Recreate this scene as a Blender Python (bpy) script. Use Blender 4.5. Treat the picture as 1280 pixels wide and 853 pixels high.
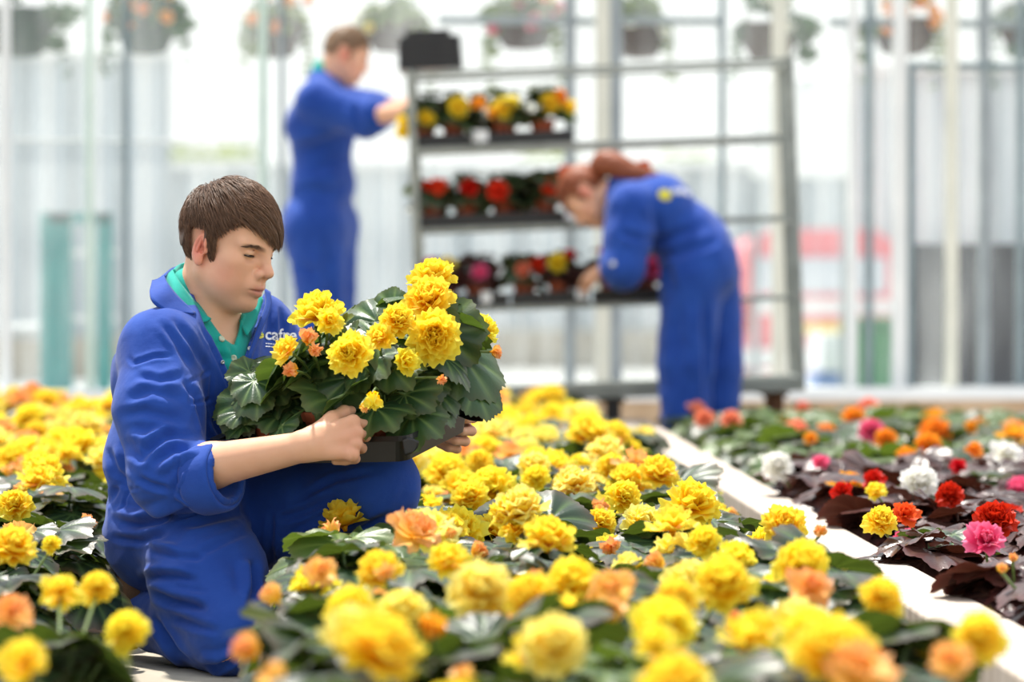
import bpy, bmesh, math, random
import numpy as np
from mathutils import Vector, Matrix
from mathutils.bvhtree import BVHTree

for o in list(bpy.data.objects):
    bpy.data.objects.remove(o)
scene = bpy.context.scene
COL = scene.collection
rng = random.Random(7)
nrg = np.random.default_rng(11)

# ------------------------------------------------------------------ camera, sky, sun, exposure
F_PX, CAM_H, HORIZON = 4800.0, 0.72, 355.0
PITCH = math.atan((426.5 - HORIZON) / F_PX)
cam_data = bpy.data.cameras.new('camera')
cam = bpy.data.objects.new('camera', cam_data)
COL.objects.link(cam)
cam.location = (0, 0, CAM_H)
cam.rotation_euler = (math.pi / 2 - PITCH, 0, 0)
cam_data.sensor_width = 36.0
cam_data.lens = 36.0 * F_PX / 1280.0
cam_data.clip_end = 400
cam_data.dof.use_dof = True
cam_data.dof.focus_distance = 7.12
cam_data.dof.aperture_fstop = 3.4
scene.camera = cam

scene.view_settings.view_transform = 'Standard'
scene.view_settings.look = 'None'
scene.view_settings.gamma = 1.0
scene.view_settings.use_curve_mapping = False
scene.view_settings.exposure = 0.15

world = bpy.data.worlds.new('sky')
scene.world = world
world.use_nodes = True
wn = world.node_tree
wn.nodes.clear()
w_out = wn.nodes.new('ShaderNodeOutputWorld')
w_bg = wn.nodes.new('ShaderNodeBackground')
w_geo = wn.nodes.new('ShaderNodeTexCoord')
w_sep = wn.nodes.new('ShaderNodeSeparateXYZ')
w_ramp = wn.nodes.new('ShaderNodeValToRGB')
wn.links.new(w_geo.outputs['Generated'], w_sep.inputs[0])
wn.links.new(w_sep.outputs['Z'], w_ramp.inputs[0])
w_ramp.color_ramp.elements[0].position = 0.0
w_ramp.color_ramp.elements[0].color = (1.0, 0.99, 0.97, 1)
w_ramp.color_ramp.elements[1].position = 0.7
w_ramp.color_ramp.elements[1].color = (0.82, 0.90, 1.0, 1)
wn.links.new(w_ramp.outputs[0], w_bg.inputs['Color'])
w_bg.inputs['Strength'].default_value = 1.15
wn.links.new(w_bg.outputs[0], w_out.inputs['Surface'])

sun_data = bpy.data.lights.new('sun', 'SUN')
sun_data.energy = 6.0
sun_data.angle = math.radians(2.5)
sun_data.color = (1.0, 0.96, 0.88)
sun = bpy.data.objects.new('sun', sun_data)
COL.objects.link(sun)
SUN_FROM = Vector((-0.22, 0.34, 0.91))          # high, behind the workers
sun.rotation_euler = SUN_FROM.to_track_quat('Z', 'Y').to_euler()
sun.location = (-2, 4, 9)

# ------------------------------------------------------------------ pixel <-> place
CP, SP = math.cos(PITCH), math.sin(PITCH)
def P(u, v, d):
    """point seen at pixel (u, v) of the 1280x853 frame, d metres ahead of the camera"""
    a, b = (u - 640.0) / F_PX, -(v - 426.5) / F_PX
    y, z = CP + b * SP, -SP + b * CP
    k = d / y
    return np.array([a * k, d, CAM_H + z * k])
def ray(u, v):
    p = P(u, v, 1.0) - np.array([0, 0, CAM_H])
    return Vector(p).normalized()
def to_px(V):
    V = np.asarray(V, dtype=np.float64)
    x, y, z = V[:, 0], V[:, 1], V[:, 2] - CAM_H
    zc = y * CP - z * SP
    yc = y * SP + z * CP
    return 640 + F_PX * x / zc, 426.5 - F_PX * yc / zc
def U(p):
    p = np.asarray(p, float)
    return p / (np.linalg.norm(p) + 1e-12)

# ------------------------------------------------------------------ objects
def put(o, parent=None):
    COL.objects.link(o)
    if parent is not None:
        o.parent = parent
    return o
def tag(o, label, cat, group=None, kind=None):
    if label: o['label'] = label
    if cat: o['category'] = cat
    if group: o['group'] = group
    if kind: o['kind'] = kind
    return o
def empty(name, loc=(0, 0, 0), rot=(0, 0, 0)):
    e = bpy.data.objects.new(name, None)
    e.empty_display_size = 0.05
    COL.objects.link(e)
    e.location = loc
    e.rotation_euler = rot
    return e
def mesh_data(name, V, F, smooth=True, attr=None):
    """V (n,3); F array of quads/tris or a list of index tuples; attr {name: (n,) or (n,3)} per vertex"""
    me = bpy.data.meshes.new(name)
    V = np.asarray(V, dtype=np.float32)
    if isinstance(F, np.ndarray):
        k = F.shape[1]
        loops = F.astype(np.int32).ravel()
        starts = np.arange(0, len(loops), k, dtype=np.int32)
        tot = np.full(len(F), k, dtype=np.int32)
    else:
        tot = np.array([len(f) for f in F], dtype=np.int32)
        loops = np.array([i for f in F for i in f], dtype=np.int32)
        starts = np.concatenate([[0], np.cumsum(tot)[:-1]]).astype(np.int32)
    me.vertices.add(len(V)); me.vertices.foreach_set('co', V.ravel())
    me.loops.add(len(loops)); me.loops.foreach_set('vertex_index', loops)
    me.polygons.add(len(tot)); me.polygons.foreach_set('loop_start', starts)
    try: me.polygons.foreach_set('loop_total', tot)
    except Exception: pass
    me.polygons.foreach_set('use_smooth', np.full(len(tot), smooth, dtype=bool))
    for n, a in (attr or {}).items():
        a = np.asarray(a, dtype=np.float32)
        if a.ndim == 1:
            at = me.attributes.new(n, 'FLOAT', 'POINT'); at.data.foreach_set('value', a)
        else:
            at = me.attributes.new(n, 'FLOAT_COLOR', 'POINT')
            at.data.foreach_set('color', np.concatenate([a, np.ones((len(a), 1), np.float32)], 1).ravel())
    me.update(calc_edges=True)
    me.validate()
    return me
def mk(name, V, F, mat, parent=None, smooth=True, attr=None):
    me = mesh_data(name, V, F, smooth, attr)
    if mat: me.materials.append(mat)
    return put(bpy.data.objects.new(name, me), parent)

class MB:
    """collects pieces of ONE part"""
    def __init__(s): s.V = []; s.F = []; s.n = 0; s.A = []
    def add(s, V, F, a=None):
        V = np.asarray(V, dtype=np.float64)
        s.V.append(V)
        s.F.extend([tuple(int(i) + s.n for i in f) for f in F])
        s.A.append(np.zeros(len(V)) if a is None else np.broadcast_to(np.asarray(a, float), (len(V),)))
        s.n += len(V); return s
    def box(s, c, size, R=None):
        h = np.asarray(size, float) / 2
        q = np.array([[x, y, z] for x in (-1, 1) for y in (-1, 1) for z in (-1, 1)]) * h
        if R is not None: q = q @ np.asarray(R).T
        return s.add(q + np.asarray(c, float), [(0, 1, 3, 2), (4, 6, 7, 5), (0, 4, 5, 1), (2, 3, 7, 6), (0, 2, 6, 4), (1, 5, 7, 3)])
    def tube(s, pts, r, n=8, cap=True, a=None):
        pts = np.asarray(pts, float); m = len(pts)
        r = np.broadcast_to(np.asarray(r, float), (m,))
        t = np.gradient(pts, axis=0); t /= np.linalg.norm(t, axis=1)[:, None] + 1e-12
        ref = np.array([0, 0, 1.0]) if abs(t[0][2]) < .9 else np.array([1.0, 0, 0])
        V = []; 
        for i in range(m):
            x = ref - t[i] * (ref @ t[i]); x /= np.linalg.norm(x) + 1e-12
            ref = x; y = np.cross(t[i], x)
            an = np.arange(n) * 2 * math.pi / n
            V.append(pts[i] + r[i] * (np.cos(an)[:, None] * x + np.sin(an)[:, None] * y))
        V = np.concatenate(V)
        F = [(i * n + j, i * n + (j + 1) % n, (i + 1) * n + (j + 1) % n, (i + 1) * n + j) for i in range(m - 1) for j in range(n)]
        if cap: F += [tuple(range(n))[::-1], tuple(range((m - 1) * n, m * n))]
        return s.add(V, F, None if a is None else np.repeat(np.broadcast_to(np.asarray(a, float), (m,)), n))
    def lathe(s, prof, n=24, c=(0, 0, 0), R=None):
        prof = np.asarray(prof, float); m = len(prof)
        an = np.arange(n) * 2 * math.pi / n
        V = np.concatenate([np.stack([p[0] * np.cos(an), p[0] * np.sin(an), np.full(n, p[1])], 1) for p in prof])
        if R is not None: V = V @ np.asarray(R).T
        F = [(i * n + j, i * n + (j + 1) % n, (i + 1) * n + (j + 1) % n, (i + 1) * n + j) for i in range(m - 1) for j in range(n)]
        if prof[0][0] > 1e-6: F.append(tuple(range(n))[::-1])
        if prof[-1][0] > 1e-6: F.append(tuple(range((m - 1) * n, m * n)))
        return s.add(V + np.asarray(c, float), F)
    def data(s, name, smooth=False, attr='t'):
        return mesh_data(name, np.concatenate(s.V), s.F, smooth, {attr: np.concatenate(s.A)})
    def build(s, name, mat, parent=None, smooth=False, bevel=0, attr='t'):
        me = s.data(name, smooth, attr)
        me.materials.append(mat)
        o = put(bpy.data.objects.new(name, me), parent)
        if bevel:
            b = o.modifiers.new('bevel', 'BEVEL'); b.width = bevel; b.segments = 2; b.limit_method = 'ANGLE'
        return o
def rotz(a):
    c, s = math.cos(a), math.sin(a)
    return np.array([[c, -s, 0], [s, c, 0], [0, 0, 1.0]])
def roty(a):
    c, s = math.cos(a), math.sin(a)
    return np.array([[c, 0, s], [0, 1.0, 0], [-s, 0, c]])
def rotx(a):
    c, s = math.cos(a), math.sin(a)
    return np.array([[1.0, 0, 0], [0, c, -s], [0, s, c]])
def basis(z, up=(0, 0, 1)):
    z = U(z); x = np.cross(np.asarray(up, float), z)
    if np.linalg.norm(x) < 1e-4: x = np.cross([1.0, 0, 0], z)
    x = U(x); return np.stack([x, np.cross(z, x), z], 1)

# ------------------------------------------------------------------ materials
def lin(r, g=None, b=None):
    if g is None: r, g, b = r
    f = lambda c: c / 12.92 if c <= .04045 else ((c + .055) / 1.055) ** 2.4
    return (f(r / 255), f(g / 255), f(b / 255), 1)
class NT:
    def __init__(s, name):
        s.m = bpy.data.materials.new(name); s.m.use_nodes = True
        s.t = s.m.node_tree; s.t.nodes.clear()
        s.out = s.n('OutputMaterial')
    def n(s, t, **k):
        x = s.t.nodes.new('ShaderNode' + t)
        for a, b in k.items(): setattr(x, a, b)
        return x
    def l(s, a, b): s.t.links.new(a, b)
    def bsdf(s, color=None, rough=.6, spec=.4, **k):
        b = s.n('BsdfPrincipled')
        if color is not None: b.inputs['Base Color'].default_value = color
        b.inputs['Roughness'].default_value = rough
        b.inputs['Specular IOR Level'].default_value = spec
        for a, v in k.items(): b.inputs[a.replace('_', ' ')].default_value = v
        return b
    def noise(s, scale, detail=4, rough=.5, vec=None, stretch=None):
        x = s.n('TexNoise'); x.inputs['Scale'].default_value = scale
        x.inputs['Detail'].default_value = detail; x.inputs['Roughness'].default_value = rough
        tc = s.n('TexCoord'); src = tc.outputs['Object']
        if stretch:
            mp = s.n('Mapping'); mp.inputs['Scale'].default_value = stretch
            s.l(src, mp.inputs[0]); src = mp.outputs[0]
        s.l(src, x.inputs['Vector']); return x
    def ramp(s, fac, c0, c1, p0=.3, p1=.7):
        r = s.n('ValToRGB'); e = r.color_ramp.elements
        e[0].position, e[0].color, e[1].position, e[1].color = p0, c0, p1, c1
        s.l(fac, r.inputs[0]); return r
    def bump(s, h, strength, dist, b):
        x = s.n('Bump'); x.inputs['Strength'].default_value = strength; x.inputs['Distance'].default_value = dist
        s.l(h, x.inputs['Height']); s.l(x.outputs[0], b.inputs['Normal']); return x
    def mix(s, f, a, b, blend='MIX'):
        x = s.n('Mix', data_type='RGBA', blend_type=blend)
        for v, i in ((f, 0), (a, 6), (b, 7)):
            if hasattr(v, 'is_output'): s.l(v, x.inputs[i])
            else: x.inputs[i].default_value = v
        return x.outputs[2]
    def attr(s, n):
        x = s.n('Attribute'); x.attribute_name = n; return x
    def done(s, b):
        s.l(b.outputs[0], s.out.inputs[0]); return s.m

def mat_plain(name, c0, c1=None, rough=.6, spec=.4, scale=8, bump=0, bdist=.002, stretch=None, metallic=0.0):
    t = NT(name); b = t.bsdf(c0, rough, spec, Metallic=metallic)
    nz = t.noise(scale, 5, .6, stretch=stretch)
    if c1 is not None:
        t.l(t.ramp(nz.outputs[0], c0, c1).outputs[0], b.inputs['Base Color'])
    if bump: t.bump(nz.outputs[0], bump, bdist, b)
    return t.done(b)
def mat_cloth(name, c0, c1, weave=900, scale=9):
    t = NT(name); b = t.bsdf(c0, .85, .2)
    b.inputs['Sheen Weight'].default_value = .15
    nz = t.noise(scale, 5, .6)
    t.l(t.ramp(nz.outputs[0], c0, c1, .35, .7).outputs[0], b.inputs['Base Color'])
    n2 = t.noise(weave, 2, .5); n3 = t.noise(60, 4, .6)
    ad = t.n('Math', operation='MULTIPLY_ADD'); ad.inputs[1].default_value = .25
    t.l(n2.outputs[0], ad.inputs[0]); t.l(n3.outputs[0], ad.inputs[2])
    t.bump(ad.outputs[0], .35, .003, b)
    return t.done(b)
def mat_petal(name, core, mid, edge, trans=.35, var=.06):
    t = NT(name)
    a = t.attr('t'); r = t.n('ValToRGB')
    e = r.color_ramp.elements
    e[0].position, e[0].color = 0.0, core
    e[1].position, e[1].color = 1.0, edge
    x = e.new(.45); x.color = mid
    t.l(a.outputs['Fac'], r.inputs[0])
    oi = t.n('ObjectInfo'); hs = t.n('HueSaturation')
    mr = t.n('MapRange'); mr.inputs[3].default_value = .5 - var * .3; mr.inputs[4].default_value = .5 + var
    t.l(oi.outputs['Random'], mr.inputs[0]); t.l(mr.outputs[0], hs.inputs['Hue'])
    t.l(r.outputs[0], hs.inputs['Color'])
    b = t.bsdf(None, .5, .3); t.l(hs.outputs[0], b.inputs['Base Color'])
    tr = t.n('BsdfTranslucent'); t.l(hs.outputs[0], tr.inputs[0])
    m = t.n('MixShader'); m.inputs[0].default_value = trans
    t.l(b.outputs[0], m.inputs[1]); t.l(tr.outputs[0], m.inputs[2])
    return t.done(m)
def mat_leaf(name, dark, light, vein, rim, rough=.38, trans=.12, tcol=(.20, .30, .03, 1), spec=.5):
    t = NT(name)
    v, e = t.attr('vein'), t.attr('edge')
    nz = t.noise(14, 3)
    oi = t.n('ObjectInfo')
    base = t.ramp(nz.outputs[0], dark, light, .35, .7).outputs[0]
    lr = t.attr('rnd'); base = t.mix(lr.outputs['Fac'], base, t.ramp(lr.outputs['Fac'], dark, light, .2, 1.0).outputs[0])
    base = t.mix(v.outputs['Fac'], base, vein)
    ex = t.n('Math', operation='MULTIPLY'); ex.inputs[1].default_value = .55
    t.l(e.outputs['Fac'], ex.inputs[0])
    base = t.mix(ex.outputs[0], base, rim)
    b = t.bsdf(None, rough, spec); t.l(base, b.inputs['Base Color'])
    n2 = t.noise(220, 3); t.bump(n2.outputs[0], .25, .002, b)
    tr = t.n('BsdfTranslucent'); tr.inputs[0].default_value = tcol
    m = t.n('MixShader'); m.inputs[0].default_value = trans
    t.l(b.outputs[0], m.inputs[1]); t.l(tr.outputs[0], m.inputs[2])
    return t.done(m)
# ------------------------------------------------------------------ sculpting with distance fields
def smin(a, b, k):
    h = np.clip(.5 + .5 * (b - a) / k, 0, 1)
    return b + (a - b) * h - k * h * (1 - h)
class Clay:
    """list of rounded shapes melted together; add() order matters for cuts"""
    def __init__(s): s.ops = []
    def cone(s, a, b, r1, r2, k=.02, cut=False):
        a, b = np.asarray(a, np.float32), np.asarray(b, np.float32)
        s.ops.append(('c', a, b, float(r1), float(r2), float(k), cut, (a + b) / 2, float(np.linalg.norm(b - a) / 2 + max(r1, r2)))); return s
    def ell(s, c, r, R=None, k=.02, cut=False):
        c = np.asarray(c, np.float32); r = np.broadcast_to(np.asarray(r, np.float32), (3,)).copy()
        R = np.eye(3, dtype=np.float32) if R is None else np.asarray(R, np.float32)
        s.ops.append(('e', c, r, R, 0, float(k), cut, c, float(r.max()))); return s
    def chain(s, pts, rs, k=.02):
        for i in range(len(pts) - 1): s.cone(pts[i], pts[i + 1], rs[i], rs[i + 1], k)
        return s
    def bounds(s):
        lo = np.min([o[7] - o[8] for o in s.ops if not o[6]], 0); hi = np.max([o[7] + o[8] for o in s.ops if not o[6]], 0)
        return lo - .02, hi + .02
    def __call__(s, X, off=0.0):
        f = np.full(len(X), 1e3, np.float32)
        reach = .06
        for o in s.ops:
            d2 = ((X - o[7]) ** 2).sum(1)
            m = np.nonzero(d2 < (o[8] + reach + o[5]) ** 2)[0]
            if not len(m): continue
            Q = X[m]
            if o[0] == 'c':
                ab = o[2] - o[1]; q = Q - o[1]
                t = np.clip((q @ ab) / (ab @ ab + 1e-12), 0, 1)
                d = np.sqrt(((q - t[:, None] * ab) ** 2).sum(1)) - (o[3] + t * (o[4] - o[3]))
            else:
                q = (Q - o[1]) @ o[3]
                k0 = np.sqrt(((q / o[2]) ** 2).sum(1)) + 1e-9; k1 = np.sqrt(((q / o[2] ** 2) ** 2).sum(1)) + 1e-9
                d = k0 * (k0 - 1) / k1
            if o[6]: f[m] = -smin(-f[m], d, o[5])
            else: f[m] = smin(f[m], d, o[5])
        return f - off
def surface(f, lo, hi, h, post=None):
    """surface nets over the blocks the surface passes through"""
    B = 8
    lo = np.asarray(lo, np.float64); n = np.ceil((np.asarray(hi) - lo) / (h * B)).astype(int)
    g = np.stack(np.meshgrid(*[np.arange(k) for k in n], indexing='ij'), -1).reshape(-1, 3)
    ctr = (lo + (g + .5) * B * h).astype(np.float32)
    act = np.abs(f(ctr)) < B * h * .87 * 1.45
    g = g[act]
    loc = np.stack(np.meshgrid(*[np.arange(B + 1)] * 3, indexing='ij'), -1).reshape(-1, 3)
    vals = []
    for i in range(0, len(g), 400):
        X = (lo + (g[i:i + 400, None] * B + loc[None]) * h).astype(np.float32).reshape(-1, 3)
        vals.append(f(X).reshape(-1, B + 1, B + 1, B + 1))
    W = np.concatenate(vals)
    S = W < 0
    c = [S[:, i:B + i, j:B + j, k:B + k] for i in (0, 1) for j in (0, 1) for k in (0, 1)]
    cnt = sum(x.astype(np.int8) for x in c)
    b, x, y, z = np.nonzero((cnt > 0) & (cnt < 8))
    acc = np.zeros((len(b), 3)); num = np.zeros(len(b))
    cor = [(i, j, k) for i in (0, 1) for j in (0, 1) for k in (0, 1)]
    for p in cor:
        for ax in range(3):
            if p[ax]: continue
            q = list(p); q[ax] = 1
            va = W[b, x + p[0], y + p[1], z + p[2]]; vb = W[b, x + q[0], y + q[1], z + q[2]]
            m = (va < 0) != (vb < 0)
            t = np.where(m, va / np.where(m, va - vb, 1), 0)
            pt = np.repeat(np.array(p, float)[None], len(b), 0); pt[:, ax] += t
            acc[m] += pt[m]; num[m] += 1
    G = g[b] * B + np.stack([x, y, z], 1)
    V = lo + (G + acc / num[:, None]) * h
    N = n * B + 2
    key = ((G[:, 0] + 1) * N[1] + G[:, 1] + 1) * N[2] + G[:, 2] + 1
    st = (N[1] * N[2], N[2], 1)
    order = np.argsort(key); ks = key[order]
    def find(k):
        i = np.clip(np.searchsorted(ks, k), 0, len(ks) - 1)
        return np.where(ks[i] == k, order[i], -1)
    s0 = S[b, x, y, z]; Fs = []
    for ax in range(3):
        e = [0, 0, 0]; e[ax] = 1
        s1 = S[b, x + e[0], y + e[1], z + e[2]]
        m = np.nonzero(s0 != s1)[0]
        a1, a2 = st[(ax + 1) % 3], st[(ax + 2) % 3]
        k = key[m]
        q = np.stack([find(k - a1 - a2), find(k - a2), find(k), find(k - a1)], 1)
        fl = ~s0[m]
        q[fl] = q[fl][:, ::-1]
        Fs.append(q[(q >= 0).all(1)])
    F = np.concatenate(Fs)
    return V, F
def vnormals(V, F):
    a, b, c, d = (V[F[:, i]] for i in range(4))
    fn = np.cross(c - a, d - b)
    N = np.zeros_like(V)
    for i in range(4):
        for ax in range(3): N[:, ax] += np.bincount(F[:, i], fn[:, ax], len(V))
    return N / (np.linalg.norm(N, axis=1)[:, None] + 1e-12)
def relax(V, F, it=1, w=.5):
    for _ in range(it):
        A = np.zeros_like(V); n = np.zeros(len(V))
        for i in range(4):
            j = F[:, (i + 1) % 4]; k = F[:, i]
            for ax in range(3):
                A[:, ax] += np.bincount(k, V[j, ax], len(V)) + np.bincount(j, V[k, ax], len(V))
            n += np.bincount(k, minlength=len(V)) + np.bincount(j, minlength=len(V))
        V = V * (1 - w) + w * A / n[:, None]
    return V
_lat = nrg.random((32, 32, 32)).astype(np.float32)
def vnoise(X):
    i = np.floor(X).astype(int); f = X - i; f = f * f * (3 - 2 * f); r = 0
    for a in (0, 1):
        for b in (0, 1):
            for c in (0, 1):
                w = (f[:, 0] if a else 1 - f[:, 0]) * (f[:, 1] if b else 1 - f[:, 1]) * (f[:, 2] if c else 1 - f[:, 2])
                r = r + w * _lat[(i[:, 0] + a) % 32, (i[:, 1] + b) % 32, (i[:, 2] + c) % 32]
    return r
def fbm(X, o=3):
    r, a = 0, .5
    for k in range(o): r = r + a * (vnoise(X * 2 ** k + 7.3 * k) - .5); a *= .5
    return r
def seg_dist2(u, v, pts):
    best = np.full(len(u), 1e9)
    for (a, b), (c, d) in zip(pts[:-1], pts[1:]):
        e, f = c - a, d - b
        t = np.clip(((u - a) * e + (v - b) * f) / (e * e + f * f + 1e-9), 0, 1)
        best = np.minimum(best, (u - a - t * e) ** 2 + (v - b - t * f) ** 2)
    return best
def seg_end(u, v, pts):
    """fades a crease out towards its two ends"""
    L = [math.hypot(b[0] - a[0], b[1] - a[1]) for a, b in zip(pts[:-1], pts[1:])]; T = sum(L); s0 = 0
    best = np.full(len(u), 1e9); out = np.zeros(len(u))
    for (a, b), (c, d), l in zip(pts[:-1], pts[1:], L):
        e, f = c - a, d - b
        t = np.clip(((u - a) * e + (v - b) * f) / (e * e + f * f + 1e-9), 0, 1)
        d2 = (u - a - t * e) ** 2 + (v - b - t * f) ** 2; m = d2 < best
        best[m] = d2[m]; out[m] = (s0 + t[m] * l) / T; s0 += l
    return np.clip(np.minimum(out, 1 - out) * 4.5, 0, 1) ** .8
def folds(V, F, lines, scale, noise_amp=.003, noise_scale=14, seed=0, back=.35):
    """creases: lines = [(points in pixels, half width px, height m)] pressed into the cloth facing the camera"""
    N = vnormals(V, F)
    u, v = to_px(V)
    view = V - np.array([0, 0, CAM_H]); view /= np.linalg.norm(view, axis=1)[:, None]
    face = np.clip(-(N * view).sum(1) * 2 + .15, 0, 1)
    D = np.zeros(len(V))
    for pts, w, hgt in lines:
        d2 = seg_dist2(u, v, pts)
        m = d2 < (3.2 * w) ** 2
        x = np.sqrt(d2[m]) / w
        D[m] += 1.3 * hgt * face[m] * seg_end(u[m], v[m], pts) * (np.exp(-x * x) - .45 * np.exp(-((x - 1.7) / .8) ** 2))
    q = V * noise_scale + seed
    D += noise_amp * 2 * fbm(q, 3)
    # long soft pulls
    w = V @ np.array([[.8, .2, .9], [.3, 1, -.2], [-.5, .3, .6]]) * np.array([26, 7, 9]) + 3 * fbm(V * 6 + seed, 2)[:, None]
    D += noise_amp * 1.1 * (1 - np.abs(2 * vnoise(w + seed) - 1)) 
    return V + N * D[:, None]
def largest(V, F):
    """only the biggest connected piece"""
    lab = np.arange(len(V))
    for _ in range(4000):
        m = lab[F].min(1); new = lab.copy()
        for i in range(4): np.minimum.at(new, F[:, i], m)
        new = new[new]
        if (new == lab).all(): break
        lab = new
    best = np.bincount(lab).argmax(); keep = lab == best
    idx = np.cumsum(keep) - 1
    return V[keep], idx[F[keep[F].all(1)]]
def bvh_of(V, F): return BVHTree.FromPolygons([tuple(p) for p in V], [tuple(int(i) for i in f) for f in F])
EYE = Vector((0, 0, CAM_H))
def hit(bvh, u, v, off=0.0, dmin=0.0):
    d = ray(u, v)
    p, n, i, t = bvh.ray_cast(EYE + d * dmin, d)
    if p is None: return None, None
    return np.array(p + n * off), np.array(n)
def catmull(pts, n):
    pts = np.asarray(pts, float); m = len(pts)
    q = np.concatenate([[2 * pts[0] - pts[1]], pts, [2 * pts[-1] - pts[-2]]])
    out = []
    for t in np.linspace(0, m - 1 - 1e-6, n):
        i = int(t); f = t - i; a, b, c, d = q[i:i + 4]
        out.append(.5 * (2 * b + (c - a) * f + (2 * a - 5 * b + 4 * c - d) * f ** 2 + (-a + 3 * b - 3 * c + d) * f ** 3))
    return np.array(out)
def sheet(rows, nu, nv, thick, name, mat, parent, amp=0):
    """cloth sheet lofted through rows of points, given real thickness"""
    R = np.array([catmull(r, nu) for r in rows])
    G = np.array([catmull(R[:, i], nv) for i in range(nu)]).transpose(1, 0, 2)
    V = G.reshape(-1, 3)
    F = [(j * nu + i, j * nu + i + 1, (j + 1) * nu + i + 1, (j + 1) * nu + i) for j in range(nv - 1) for i in range(nu - 1)]
    if amp: V = V + amp * fbm(V * 30, 2)[:, None] * np.array([0, -1, .5])
    o = mk(name, V, np.array(F), mat, parent)
    s = o.modifiers.new('thick', 'SOLIDIFY'); s.thickness = thick; s.offset = 0
    return o
# ------------------------------------------------------------------ materials of the place
M = {}
M['concrete'] = mat_plain('concrete', lin(196, 188, 172), lin(168, 158, 142), .9, .2, 5, .3, .004)
M['soil'] = mat_plain('soil', lin(58, 44, 34), lin(30, 22, 17), .95, .1, 30, .8, .01)
M['kerb_stone'] = mat_plain('kerb_stone', lin(206, 180, 150), lin(176, 148, 118), .9, .2, 6, .4, .004)
M['cream'] = mat_plain('cream_paint', lin(226, 224, 210), lin(212, 212, 198), .5, .4, 4)
M['sage'] = mat_plain('sage_paint', lin(204, 222, 208), lin(190, 210, 198), .5, .4, 4)
M['white'] = mat_plain('white_paint', lin(238, 238, 236), lin(224, 226, 226), .5, .4, 3)
M['steel'] = mat_plain('galvanised_steel', lin(164, 168, 160), lin(132, 136, 130), .45, .5, 12, metallic=.35)
M['dark_alu'] = mat_plain('dark_aluminium', lin(134, 150, 154), lin(118, 132, 138), .5, .4, 6)
M['grey_alu'] = mat_plain('grey_aluminium', lin(158, 166, 170), lin(140, 148, 152), .5, .4, 6)
M['blackplastic'] = mat_plain('black_plastic', lin(38, 37, 38), lin(24, 23, 24), .38, .5, 20)
M['terracotta'] = mat_plain('terracotta', lin(176, 92, 62), lin(148, 74, 50), .8, .25, 18, .2, .001)
M['rust'] = mat_plain('rusty_iron', lin(120, 84, 58), lin(84, 56, 40), .8, .3, 25)
M['rubber'] = mat_plain('rubber', lin(34, 34, 36), lin(24, 24, 25), .7, .3, 20)

# ------------------------------------------------------------------ ground
def struct(o): o['kind'] = 'structure'; return o
def slab(name, x0, x1, y0, y1, z0, z1, mat, bevel=.004):
    b = MB().box(((x0 + x1) / 2, (y0 + y1) / 2, (z0 + z1) / 2), (x1 - x0, y1 - y0, z1 - z0))
    return struct(b.build(name, mat, bevel=bevel))
def wall_y(x): return 17.05 + .14 * x
slab('floor', -7, 7, 1.5, 16.05, -.12, 0, M['concrete'])
def kerb_x(y): return .777 - .0297 * (y - 5.83)        # edge of the board facing the mixed bed
def path_l(y): return -.757 - .030 * (y - 7.1)
def path_r(y): return -.43 - .030 * (y - 7.1)
def strip(name, xa, xb, y0, y1, z0, z1, mat, n=12, bevel=0):
    V = []; F = []
    for i in range(n + 1):
        y = y0 + (y1 - y0) * i / n
        for x in (xa(y), xb(y)):
            for z in (z0, z1): V.append((x, y, z))
    for i in range(n):
        a = 4 * i; b = a + 4
        F += [(a + 1, a + 3, b + 3, b + 1), (a, b, b + 2, a + 2), (a, a + 1, b + 1, b), (a + 2, b + 2, b + 3, a + 3)]
    F += [(0, 2, 3, 1), (4 * n, 4 * n + 1, 4 * n + 3, 4 * n + 2)]
    o = mk(name, V, F, mat, smooth=False)
    if bevel:
        m = o.modifiers.new('bevel', 'BEVEL'); m.width = bevel; m.segments = 2; m.limit_method = 'ANGLE'
    return struct(o)
strip('floor_bed', path_r, lambda y: kerb_x(y) - .13, 3.2, 14.7, -.005, .03, M['soil'])
strip('floor_bed_mixed', kerb_x, lambda y: 3.2, 3.2, 14.7, -.005, .03, M['soil'])
strip('floor_bed_side', lambda y: -4.2, path_l, 3.2, 14.7, -.005, .03, M['soil'])
# pale edging board between the beds, with weathered cross grain
t = NT('weathered_board')
b = t.bsdf(None, .75, .3)
wv = t.n('TexWave', wave_type='BANDS', bands_direction='Y'); wv.inputs['Scale'].default_value = 4.5; wv.inputs['Distortion'].default_value = 2.5
wv.inputs['Detail'].default_value = 3; tc = t.n('TexCoord'); t.l(tc.outputs['Object'], wv.inputs[0])
nz = t.noise(7, 4)
c = t.mix(.45, t.ramp(wv.outputs[0], lin(214, 200, 186), lin(180, 160, 144), .35, .95).outputs[0], t.ramp(nz.outputs[0], lin(218, 206, 194), lin(184, 168, 152)).outputs[0])
t.l(c, b.inputs['Base Color']); t.bump(wv.outputs[0], .25, .004, b)
M['board'] = t.done(b)
strip('trim_1', lambda y: kerb_x(y) - .125, kerb_x, 3.2, 14.7, -.005, .20, M['board'], bevel=.006)
# joint lines in the slab path where the worker kneels
for yy in (5.7, 7.22, 8.74, 10.3):
    MBj = MB().box(((path_l(yy) + path_r(yy)) / 2, yy, .002), (path_r(yy) - path_l(yy), .012, .004))
# path slabs
for i in range(7):
    ya, yb = 4.2 + 1.5 * i, 4.2 + 1.5 * i + 1.488
    strip('floor_slab', lambda y: path_l(y) + .004, lambda y: path_r(y) - .004, ya, yb, -.004, .006, M['concrete'], n=2, bevel=.003)

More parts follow.
